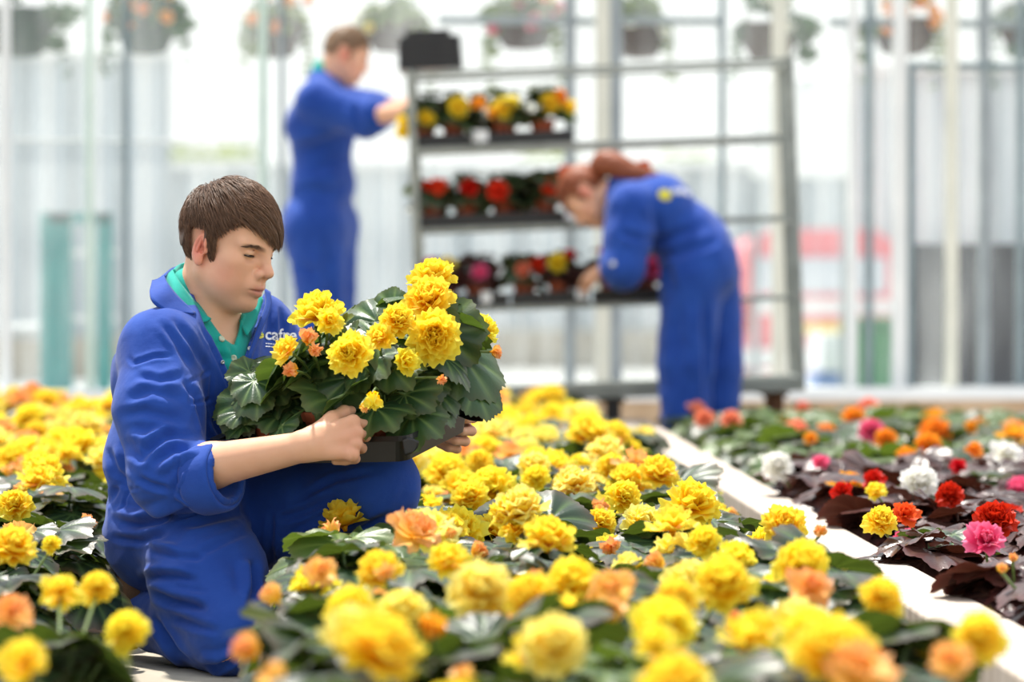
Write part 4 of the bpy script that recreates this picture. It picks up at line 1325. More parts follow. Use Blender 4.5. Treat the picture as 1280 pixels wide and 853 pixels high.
    A(2.0, -.003, (140, 600), (165, 612), (182, 608)); A(2.0, -.003, (152, 640), (160, 618), (170, 604))
    A(5, -.006, (135, 560), (146, 590), (165, 610)); A(4, -.005, (128, 640), (142, 620), (150, 604))
    V, F = coverall_finish('coverall', c, .0048, L, root, .0036, cut, 5, 1)
    cov_bvh = bvh_of(V, F)
    cov = mk('coverall', inv(V), F, M['cloth'], root)
    # rolled cuff of the near sleeve
    R = basis(fd); prof = [(.052, -.012), (.060, -.020), (.067, -.012), (.068, .02), (.066, .045), (.060, .050), (.052, .044), (.049, .01)]
    mb = MB().lathe(prof + [prof[0]], 28, cuffR - fd * .018, R)
    Vc = np.concatenate(mb.V); nn = fbm(Vc * 22, 2); Vc = Vc + (Vc - (cuffR)) * (nn * .22)[:, None]
    mb.V = [inv(Vc)]; cu = mb.build('rolled_cuff', M['cloth'], cov, smooth=True); cu.modifiers.new('s', 'SUBSURF').render_levels = 1
    # collars
    def px(l, d): return [inv(P(u, v, dd)) for (u, v), dd in zip(l, d)]
    sheet([px([(216, 338), (226, 355), (243, 377), (256, 393), (264, 399)], [7.36, 7.30, 7.285, 7.275, 7.265]),
           px([(211, 343), (220, 362), (238, 385), (250, 398), (259, 402)], [7.35, 7.28, 7.265, 7.262, 7.26]),
           px([(208, 352), (218, 370), (235, 391), (245, 400), (252, 404)], [7.34, 7.265, 7.255, 7.252, 7.255])], 22, 8, .004, 'shirt_collar', M['shirt'], shirt)
    sheet([px([(216, 338), (224, 331), (236, 328), (246, 329)], [7.36, 7.44, 7.465, 7.47]),
           px([(220, 346), (228, 341), (238, 339), (248, 340)], [7.37, 7.45, 7.475, 7.48]),
           px([(224, 356), (232, 354), (240, 352), (250, 352)], [7.38, 7.45, 7.475, 7.48])], 16, 8, .004, 'collar_band', M['shirt'], shirt)
    sheet([px([(322, 368), (314, 380), (305, 392), (299, 402)], [7.42, 7.40, 7.37, 7.35]),
           px([(327, 372), (321, 386), (313, 402), (305, 414)], [7.41, 7.385, 7.35, 7.32]),
           px([(328, 376), (323, 392), (316, 408), (309, 420)], [7.41, 7.38, 7.345, 7.315])], 16, 8, .004, 'shirt_collar', M['shirt'], shirt)
    sheet([px([(206, 346), (211, 357), (224, 373), (244, 392)], [7.34, 7.27, 7.25, 7.245]),
           px([(198, 350), (201, 365), (216, 382), (243, 393)], [7.34, 7.24, 7.225, 7.235]),
           px([(190, 352), (188, 372), (206, 388), (241, 393)], [7.33, 7.215, 7.205, 7.232])], 22, 10, .005, 'coverall_collar', M['cloth'], cov, .004)
    sheet([px([(206, 346), (213, 338), (224, 333)], [7.34, 7.45, 7.50]), px([(198, 350), (206, 345), (222, 342)], [7.34, 7.47, 7.53]), px([(190, 352), (202, 352), (222, 352)], [7.33, 7.48, 7.55])], 12, 8, .005, 'coverall_collar', M['cloth'], cov)
    sheet([px([(331, 362), (332, 380), (322, 408), (310, 446)], [7.43, 7.40, 7.345, 7.29]), px([(338, 366), (338, 386), (326, 416), (312, 452)], [7.43, 7.40, 7.345, 7.29])], 18, 4, .005, 'lapel', M['cloth'], cov)
    # snaps and buttons
    for u, v in ((278, 453), (293, 503), (307, 437), (312, 436)):
        o = disc_on(cov_bvh, u, v, .0042, M['snap'], 'snap', None, .003)
        if o: o.parent = cov; o.data.transform(Matrix.Translation(Vector(-base)))
    for u, v in ((277, 424), (292, 448)):
        o = disc_on(shirt_bvh, u, v, .0066, M['shirt_button'], 'shirt_button', None, .003)
        if o: o.parent = shirt; o.data.transform(Matrix.Translation(Vector(-base)))
    # chest lettering and emblem, laid on the cloth
    def lay(V2, F2, u0, v0, k, slope, mat, name, par, b0, bvh=cov_bvh, lift=.0012):
        W = []; 
        for x, y, z in V2:
            uu = u0 + k * x; vv = v0 - k * y + slope * k * x
            p, n = hit(bvh, uu, vv)
            if p is None: p, n = hit(bvh, u0, v0)
            W.append(p + n * (lift + z * .02) - b0)
        o = mk(name, np.array(W), F2, mat, par, False); return o
    TV, TF = text_mesh('cafre', True)
    lay(TV, TF, 330.5, 425, 20.0, .02, M['logo_white'], 'lettering', cov, base)
    for i, s in enumerate(('College of', 'Agriculture')):
        pass
    for yy, ww in ((430.5, 22), (434.0, 18)):
        mbq = MB(); 
        x = 0
        while x < ww / 20:
            w = .06 + .09 * nrg.random(); mbq.box((x + w / 2, 0, .05), (w, .055, .02)); x += w + .035
        lay(np.concatenate(mbq.V), mbq.F, 331, yy, 20, .02, M['logo_white'], 'small_print', cov, base)
    an = np.linspace(0, 2 * math.pi, 17)[:-1]
    dV = np.array([(0, 0, .05)] + [(.21 * math.cos(a), .21 * math.sin(a), .05) for a in an]); dF = [(0, 1 + i, 1 + (i + 1) % 16) for i in range(16)]
    lay(dV, dF, 324.5, 420, 20, 0, M['logo_yellow'], 'emblem', cov, base)
    sw = [(.13 * math.cos(a) * (1 - .1 * i), .13 * math.sin(a) * (1 - .1 * i)) for i, a in enumerate(np.linspace(.4, 4.6, 9))]
    mbq = MB().tube([(x, y, .12) for x, y in sw], .028, 4); lay(np.concatenate(mbq.V), mbq.F, 324.5, 420, 20, 0, M['logo_green'], 'emblem_swirl', cov, base, lift=.002)
    # boots
    toe = P(142, 818, 7.36); toe[2] = .03; heel = P(135, 722, 7.30)
    o = shoe('boot', heel, toe, U([.75, -.1, .25]), None); o.parent = root; o.data.transform(Matrix.Translation(Vector(-base)))
    for ch in o.children: ch.data.transform(Matrix.Translation(Vector(-base)))
    h2 = np.array([J['ankL'][0] - .03, J['ankL'][1] + .05, .0]); t2 = h2 + np.array([.20, -.13, 0])
    o = shoe('boot', h2, t2, (0, 0, 1), None); o.parent = root; o.data.transform(Matrix.Translation(Vector(-base)))
    for ch in o.children: ch.data.transform(Matrix.Translation(Vector(-base)))
    return root

# ============================================================ the two workers at the trolley
def simple_tone(V, H): return H.tone(V)
def standing_man():
    d0 = 15.95
    base = P(405, 572, d0); base[2] = 0
    H = Head(P(429, 70, d0 - .02), math.radians(10), math.radians(22), 0, .99)
    J = dict(neck=P(408, 103, d0), shR=P(397, 128, d0 - .17), shL=P(412, 126, d0 + .17), chest=P(402, 158, d0), waist=P(403, 232, d0), hip=P(402, 285, d0),
             elbR=P(458, 147, d0 - .24), wrR=P(520, 137, d0 - .44), elbL=P(470, 140, d0 + .1), wrL=P(520, 130, d0 - .2))
    FW = np.array([.97, -.22, 0]); LV = np.array([.22, .97, 0])
    hips = [J['hip'] - LV * .09, J['hip'] + LV * .09]
    knees = [P(404, 425, d0 - .1), P(416, 425, d0 + .1)]
    anks = [P(400, 548, d0 - .12), P(412, 548, d0 + .12)]
    def torso(c, off):
        c.cone(J['chest'] - LV * .08, J['chest'] + LV * .08, .115 + off, .115 + off, .05)
        c.cone(J['chest'], J['waist'], .118 + off, .108 + off, .05)
        c.cone(J['waist'] - LV * .06, J['waist'] + LV * .06, .105 + off, .105 + off, .05)
        c.cone(J['hip'] - LV * .07, J['hip'] + LV * .07, .118 + off, .118 + off, .05)
        c.cone(J['shR'], J['shL'], .07 + off, .07 + off, .04)
        c.cone(J['neck'], J['shR'], .055 + off, .055 + off, .04); c.cone(J['neck'], J['shL'], .055 + off, .055 + off, .04)
    c = Clay(); torso(c, -.022); c.cone(J['neck'] - [0, 0, .02], H.w((-.02, 0, -.03)), .064, .055, .03); H.clay(c, False)
    c.chain([J['shR'], J['elbR'], J['wrR']], [.05, .043, .028], .02); c.chain([J['shL'], J['elbL'], J['wrL']], [.05, .043, .028], .02)
    for i in (0, 1): c.chain([hips[i], knees[i], anks[i]], [.085, .055, .04], .03)
    hand(c, J['wrR'], U([.95, -.35, -.05]), np.array([-.1, -.3, .9]), 1, curl=(.35, .6, .5))
    hand(c, J['wrL'], U([.75, -.6, -.1]), np.array([-.1, -.3, .9]), -1, curl=(.35, .6, .5))
    lo, hi = c.bounds(); V, F = surface(c, lo, hi, .0042); V = relax(V, F, 1, .4)
    root = mk('person', V - base, F, M['skin'], None, True, {'tone': H.tone(V)}); root.location = base
    tag(root, 'standing man in blue coveralls reaching both arms towards the top trolley shelf', 'person')
    hv, hf = hair_cap(H, .004, .003); cap = mk('hair', hv - base, hf, M['hair_light'], root, True, {'t': np.full(len(hv), .3)})
    hs = hair_strands(H, 900, (.014, .022), M['hair_light'], cap, 'strands', .0014, 9, .006); hs.data.transform(Matrix.Translation(Vector(-base)))
    c = Clay(); torso(c, -.008); c.cone(J['neck'] - [0, 0, .02], J['neck'] + [0, 0, .035], .070, .068, .02)
    V, F = surface(lambda X: np.maximum(c(X), J['waist'][2] - X[:, 2]), *c.bounds(), .007); shirt = mk('polo_shirt', V - base, F, M['shirt'], root)
    c = Clay(); torso(c, .008)
    c.chain([J['shR'], J['elbR'], J['elbR'] + (J['wrR'] - J['elbR']) * .12], [.080, .076, .066], .04)
    c.chain([J['shL'], J['elbL'], J['elbL'] + (J['wrL'] - J['elbL']) * .22], [.078, .074, .064], .04)
    c.ell(P(383, 285, d0), (.085, .16, .12), None, .06)
    for i in (0, 1): c.chain([hips[i], knees[i], anks[i]], [.125, .088, .075], .04)
    V, F = coverall_finish('coverall', c, .0085, [([(365, 190), (400, 180), (440, 168)], 8, -.012), ([(375, 235), (410, 240), (440, 232)], 6, -.010), ([(372, 330), (400, 345)], 6, -.008), ([(440, 130), (452, 160)], 5, -.01), ([(405, 300), (415, 400)], 7, -.01), ([(385, 215), (420, 205)], 6, -.008)], root, .006, None, 9)
    cov = mk('coverall', V - base, F, M['cloth'], root)
    FD = U(J['wrR'] - J['elbR'])
    mb = MB().lathe([(.055, -.02), (.068, -.025), (.074, 0), (.073, .04), (.062, .045), (.052, .03)], 20, J['elbR'] + (J['wrR'] - J['elbR']) * .10 - base, basis(FD)); mb.build('rolled_cuff', M['cloth'], cov, smooth=True)
    for i in (0, 1):
        h = np.array([anks[i][0] - .06, anks[i][1], 0]); o = shoe('boot', h, h + np.array([.27, -.06, 0]), (0, 0, 1), None)
        o.parent = root; o.data.transform(Matrix.Translation(Vector(-base)))
        for ch in o.children: ch.data.transform(Matrix.Translation(Vector(-base)))
    return root
def bending_woman():
    d0 = 14.35
    base = P(875, 592, d0); base[2] = 0
    H = Head(P(738, 243, d0 + .05), math.radians(168), math.radians(60), math.radians(8), .98)
    J = dict(neck=P(772, 240, d0 + .02), shR=P(795, 250, d0 + .17), shL=P(790, 262, d0 - .15), chest=P(822, 262, d0), waist=P(862, 300, d0), hip=P(874, 335, d0),
             elbL=P(778, 335, d0 - .20), wrL=P(752, 338, d0 + .18), elbR=P(780, 335, d0 + .25), wrR=P(752, 345, d0 + .46))
    LV = np.array([0, -1.0, 0])
    hips = [P(866, 345, d0 - .09), P(886, 345, d0 + .09)]
    knees = [P(856, 455, d0 - .10), P(894, 455, d0 + .08)]
    anks = [P(858, 570, d0 - .10), P(892, 570, d0 + .08)]
    def torso(c, off):
        c.cone(J['chest'] - LV * .07, J['chest'] + LV * .07, .105 + off, .105 + off, .05)
        c.cone(J['chest'], J['waist'], .108 + off, .10 + off, .06)
        c.cone(J['waist'] - LV * .05, J['waist'] + LV * .05, .098 + off, .098 + off, .05)
        c.cone(J['hip'] - LV * .07, J['hip'] + LV * .07, .115 + off, .115 + off, .06)
        c.cone(J['waist'], J['hip'], .10 + off, .11 + off, .05)
        c.cone(J['shR'], J['shL'], .066 + off, .066 + off, .04)
        c.cone(J['neck'] + [.02, 0, 0], J['shR'], .05 + off, .055 + off, .04); c.cone(J['neck'] + [.02, 0, 0], J['shL'], .05 + off, .055 + off, .04)
    c = Clay(); torso(c, -.02); c.cone(J['neck'] + [.03, 0, 0], H.w((-.02, 0, -.03)), .055, .048, .03); H.clay(c, False)
    c.chain([J['shL'], J['elbL'], J['wrL']], [.045, .038, .025], .02); c.chain([J['shR'], J['elbR'], J['wrR']], [.045, .038, .025], .02)
    for i in (0, 1): c.chain([hips[i], knees[i], anks[i]], [.085, .052, .036], .03)
    hand(c, J['wrL'], U([-.6, .75, -.2]), np.array([-.5, -.4, .8]), 1, curl=(.4, .6, .5), size=.9)
    hand(c, J['wrR'], U([-.6, .4, -.2]), np.array([-.5, -.2, .8]), -1, curl=(.4, .6, .5), size=.9)
    V, F = surface(c, *c.bounds(), .0042); V = relax(V, F, 1, .4)
    root = mk('person', V - base, F, M['skin'], None, True, {'tone': H.tone(V)}); root.location = base
    tag(root, 'woman in blue coveralls with a red ponytail bending into the lower trolley shelves', 'person')
    hv, hf = hair_cap(H, .004, .006); cap = mk('hair', hv - base, hf, M['hair_red'], root, True, {'t': np.full(len(hv), .3)})
    hs = hair_strands(H, 900, (.05, .05), M['hair_red'], cap, 'strands', .0015, 12, .008); hs.data.transform(Matrix.Translation(Vector(-base)))
    b0 = P(748, 212, d0 + .04)
    c = Clay(); tail = catmull([b0, P(757, 203, d0 + .0), P(772, 207, d0 - .03), P(795, 216, d0 - .06), P(826, 222, d0 - .06)], 9)
    c.chain(tail, [.034, .040, .042, .042, .040, .036, .030, .022, .012], .02)
    V, F = surface(c, *c.bounds(), .005); N = vnormals(V, F); V = V + N * (.008 * fbm(V * np.array([8, 60, 60]), 2))[:, None]
    mk('ponytail', V - base, F, M['hair_red'], cap, True, {'t': nrg.random(len(V)) * .4})
    MB().lathe([(.030, -.012), (.042, -.008), (.042, .008), (.030, .012), (.030, -.012)], 16, tail[1] - base, basis(tail[2] - tail[0])).build('hair_band', M['lash'], cap, smooth=True)
    c = Clay(); torso(c, .010)
    cu = J['elbL'] + (J['wrL'] - J['elbL']) * .3
    c.chain([J['shL'], (J['shL'] + J['elbL']) / 2, J['elbL'], cu], [.085, .080, .072, .060], .04)
    c.chain([J['shR'], J['elbR'], J['elbR'] + (J['wrR'] - J['elbR']) * .3], [.075, .068, .058], .04)
    c.ell(P(884, 325, d0), (.088, .17, .13), None, .06)
    for i in (0, 1): c.chain([hips[i], knees[i], anks[i]], [.118, .098, .085], .025)
    V, F = coverall_finish('coverall', c, .008, [([(800, 300), (830, 300), (870, 285)], 6, -.010), ([(815, 320), (850, 318), (900, 300)], 6, -.008), ([(835, 330), (838, 360)], 6, -.012), ([(880, 370), (884, 520)], 5, -.014), ([(850, 380), (848, 470)], 8, -.008), ([(775, 290), (800, 300)], 5, -.01), ([(815, 250), (825, 300)], 6, -.008)], root, .006, None, 13)
    bv = bvh_of(V, F); cov = mk('coverall', V - base, F, M['cloth'], root)
    def blot(u, v, w, h, mat, name, ang):
        an = np.linspace(0, 2 * math.pi, 15)[:-1]; W = []
        for k in [None] + list(an):
            x, y = (0, 0) if k is None else (w * math.cos(k), h * math.sin(k))
            x, y = x * math.cos(ang) - y * math.sin(ang), x * math.sin(ang) + y * math.cos(ang)
            p, n = hit(bv, u + x, v + y)
            if p is None: p, n = hit(bv, u, v)
            if p is None: return
            W.append(p + n * .004 - base)
        mk(name, np.array(W), [(0, 1 + i, 1 + (i + 1) % 14) for i in range(14)], mat, cov)
    blot(831, 244, 8.5, 7, M['logo_yellow'], 'emblem', .3)
    TV, TF = text_mesh('cafre', True); W = []
    for x, y, z in TV:
        uu, vv = 839 + 11 * x + 2.5 * y, 241 - 12 * y + 2.5 * x
        p, n = hit(bv, uu, vv)
        if p is None: p, n = hit(bv, 840, 245)
        W.append(p + n * (.004 + .03 * z) - base)
    mk('lettering', np.array(W), TF, M['logo_white'], cov, False)
    o = disc_on(bv, 766, 330, .012, M['snap'], 'snap', None)
    if o: o.parent = cov; o.data.transform(Matrix.Translation(Vector(-base)))
    for i in (0, 1):
        h = np.array([anks[i][0] + .05, anks[i][1], 0]); o = shoe('boot', h, h + np.array([-.25, .04, 0]), (0, 0, 1), None)
        o.parent = root; o.data.transform(Matrix.Translation(Vector(-base)))
        for ch in o.children: ch.data.transform(Matrix.Translation(Vector(-base)))
    return root
# ------------------------------------------------------------------ hero flowers pinned to plants already standing
def world_mat(e): return Matrix.LocRotScale(e.location, e.rotation_euler, e.scale)
def pin_bloom(e, p, kind, mat, d, size, stalk=True, origin=(0, 0, .1)):
    Mi = world_mat(e).inverted()
    lp = Mi @ Vector(p); ld = Mi.to_3x3() @ Vector(d)
    if stalk:
        o_ = Vector(origin); mid = (o_ + lp) / 2 + Vector((0, 0, .02))
        me = MB().tube(catmull([o_, mid, lp - ld.normalized() * .1 * size], 6), .0028, 5, a=.5)
        mb = mesh_data('flower_stalk', np.concatenate(me.V), me.F, True, {'vein': np.full(me.n, .6), 'edge': np.zeros(me.n), 'rnd': np.full(me.n, .5)})
        part(mb, ML['fresh'], e)
    return add_bloom(e, kind, mat, lp, ld, size / e.scale[0])

# ------------------------------------------------------------------ the tray in the worker's hands
def held_tray():
    ex, ey = U([.90, -.40, .035]), np.array([.40, .88, .17])
    ey = U(ey - ex * (ex @ ey)); ez = np.cross(ex, ey)
    Rm = np.stack([ex, ey, ez], 1)
    Wt, Dt, Ht = .37, .27, .045
    corner = P(506, 575, 6.985)
    ctr = corner - ex * Wt / 2 + ey * Dt / 2
    e = empty('plant_tray', ctr, Matrix(Rm.tolist()).to_euler())
    tag(e, 'black plastic carry tray full of potted begonias held by the kneeling man', 'tray')
    V = []; F = []
    def ring(w, d, z, r=.02, n=5):
        q = []
        for cx, cy, a0 in ((1, 1, 0), (-1, 1, 90), (-1, -1, 180), (1, -1, 270)):
            for i in range(n):
                a = math.radians(a0 + 90 * i / (n - 1)); q.append((cx * (w / 2 - r) + r * math.cos(a), cy * (d / 2 - r) + r * math.sin(a), z))
        return q
    rings = [ring(Wt, Dt, 0), ring(Wt + .02, Dt + .02, Ht), ring(Wt + .045, Dt + .045, Ht + .004), ring(Wt + .046, Dt + .046, Ht - .006), ring(Wt + .022, Dt + .022, Ht - .005), ring(Wt + .004, Dt + .004, -.003)]
    rings.insert(0, ring(Wt - .02, Dt - .02, .003)); n = len(rings[0])
    for r_ in rings: V += r_
    V = np.array(V); V[:, 2] += .0
    for i in range(len(rings) - 1): F += [(i * n + j, i * n + (j + 1) % n, (i + 1) * n + (j + 1) % n, (i + 1) * n + j) for j in range(n)]
    F += [tuple(range(n)), tuple(range((len(rings) - 1) * n, len(rings) * n))[::-1]]
    mk('tray_body', V, F, M['blackplastic'], e, smooth=False)
    inv = lambda X: (np.asarray(X) - ctr) @ Rm
    fl = [[(560, 514), (572, 507), (584, 498)], [(575, 521), (586, 513), (592, 504)], [(590, 526), (598, 519), (600, 510)], [(603, 527), (604, 521), (604, 515)]]
    sheet([[inv(P(u, v, 7.20 - .02 * i)) for u, v in r_] for i, r_ in enumerate(fl)], 10, 10, .003, 'rim_flap', M['blackplastic'], e)
    fl = [[(503, 550), (504, 560), (506, 570)], [(512, 547), (513, 558), (513, 568)], [(524, 552), (522, 560), (516, 566)]]
    sheet([[inv(P(u, v, 6.94)) for u, v in r_] for r_ in fl], 8, 8, .003, 'rim_flap', M['blackplastic'], e)
    fols = [foliage_mesh('foliage_held', 500 + i, 28, .132, .075, .215, .070, .42) for i in range(6)]
    spots = [(i, j) for j in (0, 1) for i in (0, 1, 2)]
    labs = ['begonia at the near side of the held tray next to its free corner', 'begonia in the middle of the near row of the held tray above the hand', 'begonia in the held tray closest to the chest of the kneeling man',
            'begonia with a column of three blooms at the free end of the held tray', 'begonia in the middle of the rear row of the held tray', 'begonia in the rear row of the held tray under the chest lettering']
    out = []
    for k, (i, j) in enumerate(spots):
        p = ctr + Rm @ np.array([Wt / 2 - .068 - .117 * i, -Dt / 2 + .072 + .126 * j, .004])
        q = plant('potted_begonia', p, labs[k], 'begonias in the held tray', fols[k], 'held', scale=(.92, .94, .72)[i] + (.18 if (i, j) == (0, 1) else 0))
        # turn each pot so that its leaves leave the chest lettering readable
        fv = np.array([v_.co[:] for v_ in fols[k].vertices]) * q.scale[0]; best = None
        for a_ in np.linspace(0, 6.2, 24):
            uu, vv = to_px(fv @ (Rm @ rotz(a_)).T + p)
            cnt = int(((uu > 316) & (uu < 358) & (vv > 398) & (vv < 438)).sum())
            if best is None or cnt < best[0]: best = (cnt, a_)
        q.rotation_euler = (Matrix(Rm.tolist()) @ Matrix.Rotation(best[1], 3, 'Z')).to_euler()
        out.append((q, p))
    C = np.array([0, -1, .12])
    hero = [(440, 444, 54, 'double', 'yellow', 6.84, (-.25, -1, .25)), (398, 398, 62, 'double', 'yellow', 7.05, (-.1, -.35, 1)), (411, 402, 34, 'open', 'yellow', 6.98, (.3, -1, .3)),
            (361, 439, 38, 'open', 'yellow', 6.93, (-.6, -.6, .5)), (384, 428, 30, 'bud', 'peach', 6.92, (.1, -.5, 1)), (368, 464, 28, 'bud', 'peach', 6.92, (-.4, -.6, .1)), (392, 440, 26, 'bud', 'peach', 6.91, (.2, -.7, .3)),
            (496, 404, 46, 'double', 'yellow', 6.98, (.2, -.8, .6)), (476, 424, 38, 'open', 'yellow', 6.95, (-.3, -.8, .5)), (505, 452, 36, 'open', 'yellow', 6.93, (.5, -.7, .2)),
            (540, 353, 58, 'double', 'yellow', 7.12, (.1, -.4, 1)), (537, 380, 64, 'double', 'yellow', 7.06, (-.1, -.8, .7)), (543, 421, 64, 'double', 'yellow', 7.0, (.05, -1, .15)),
            (604, 414, 40, 'open', 'yellow', 7.2, (.7, -.4, .4)), (466, 494, 34, 'bud', 'yellow', 6.84, (.1, -.7, -.5)), (452, 508, 18, 'bud', 'peach', 6.86, (.6, -.6, -.2)), (552, 473, 18, 'bud', 'peach', 6.92, (0, -.7, -.2)), (615, 440, 22, 'bud', 'peach', 7.15, (1, -.3, 0))]
    for u, v, s, kind, mat, d, di in hero:
        p = P(u, v, d)
        q = min(out, key=lambda t_: np.linalg.norm((t_[1] - p) * np.array([1, .6, .1])))[0]
        if u in (540, 537, 543): q = out[3][0]
        pin_bloom(q, p, kind, mat, di, s / F_PX * d * (1.12 if kind != 'bud' else 1.3))
    return e

# ------------------------------------------------------------------ plant trolley
TROLLEY = {}
def trolley():
    d0 = 14.75; s = F_PX / d0
    e = empty('plant_trolley', (P(765, 400, d0)[0], d0, 0), (0, 0, 0)); tag(e, 'grey steel plant trolley with three shelves of begonias and open top frame', 'trolley')
    tilt = -.038; R = roty(tilt); Wd, De = 1.455, .44
    z0 = zv(489, d0)
    T = lambda x, y, z: np.array([0, 0, z0]) + R @ np.array([x, y, z])
    TROLLEY.update(T=T, e=e, d0=d0, W=Wd, D=De, R=R)
    hgt = 1.262
    for sx in (-1, 1):
        for y in (0, De):
            mb = MB(); mb.box(T(sx * Wd / 2, y, hgt / 2), (.032, .03, hgt), R); mb.build('post', M['steel'], e, bevel=.004)
        b = MB()
        for z in (hgt - .02, hgt * .5): b.box(T(sx * Wd / 2, De / 2, z), (.03, De, .03), R)
        b.build('end_bar', M['steel'], e, bevel=.003)
    zs = {}
    for nm, z in (('top', 1.245), ('upper', .955), ('middle', .645), ('lower', .335), ('base', 0)):
        zs[nm] = z
        if nm == 'top':
            b = MB()
            for y in (0, De): b.box(T(0, y, z), (Wd, .018, .018), R)
            b.build('top_rail', M['steel'], e, bevel=.003)
        elif nm == 'base':
            b = MB()
            for y in (0, De): b.box(T(0, y, 0), (Wd + .03, .035, .055), R)
            for sx in (-1, 1): b.box(T(sx * Wd / 2, De / 2, 0), (.035, De, .055), R)
            b.box(T(0, De / 2, .012), (Wd, De, .012), R)
            b.build('base_frame', M['steel'], e, bevel=.004)
        else:
            # boards reach over the left two thirds; an open rail frame carries on to the far post
            sh = MB().box(T(-.10, De / 2, z), (Wd - .24, De - .01, .012), R).build('shelf', M['steel'], e, bevel=.002)
            b = MB()
            for y in (0, De): b.box(T(0, y, z - .003), (Wd - .03, .012, .018), R)
            b.build('shelf_rail', M['steel'], sh, bevel=.002)
    TROLLEY['z'] = zs
    for x, mat in ((-.66, 'rubber'), (0.0, 'rubber'), (.63, 'rust')):
        for y in (.06, De - .06):
            top = T(x, y, -.03)
            r = .085 if x == 0 else .06
            if top[2] - .02 < 2 * r: r = (top[2] - .02) / 2
            c = empty('caster', (0, 0, 0)); bpy.data.objects.remove(c)
            f = MB()
            f.box((top[0], y, top[2] - .008), (.10, .06, .016))
            for q in (-.03, .03): f.box((top[0] + .008, y + q, (top[2] + r) / 2), (.05, .006, top[2] - r + .01))
            fo = f.build('caster_fork', M['rust'] if mat == 'rust' else M['blackplastic'], e, bevel=.002)
            w = 'wheel'
            MB().lathe([(.012, -.022), (r * .8, -.022), (r, -.014), (r, .014), (r * .8, .022), (.012, .022)], 24, (top[0] + .008, y, r), rotx(math.pi / 2)).build(w, M['rubber' if mat == 'rubber' else 'rust'], fo, smooth=False)
    return e
def crate(name, c, R, w, d, h, label, group, cat='tray'):
    e = empty(name, c, Matrix(R.tolist()).to_euler()); tag(e, label, cat, group)
    b = MB(); t_ = .006
    b.box((0, 0, t_ / 2), (w, d, t_)); b.box((0, -d / 2, h / 2), (w, t_, h)); b.box((0, d / 2, h / 2), (w, t_, h)); b.box((-w / 2, 0, h / 2), (t_, d, h)); b.box((w / 2, 0, h / 2), (t_, d, h))
    b.build('tray_body', M['blackplastic'], e, bevel=.002)
    b = MB()
    for y in (-d / 2, d / 2): b.box((0, y, h), (w + .014, .014, .005))
    for x in (-w / 2, w / 2): b.box((x, 0, h), (.014, d + .014, .005))
    b.build('rim', M['blackplastic'], e, bevel=.0015)
    return e
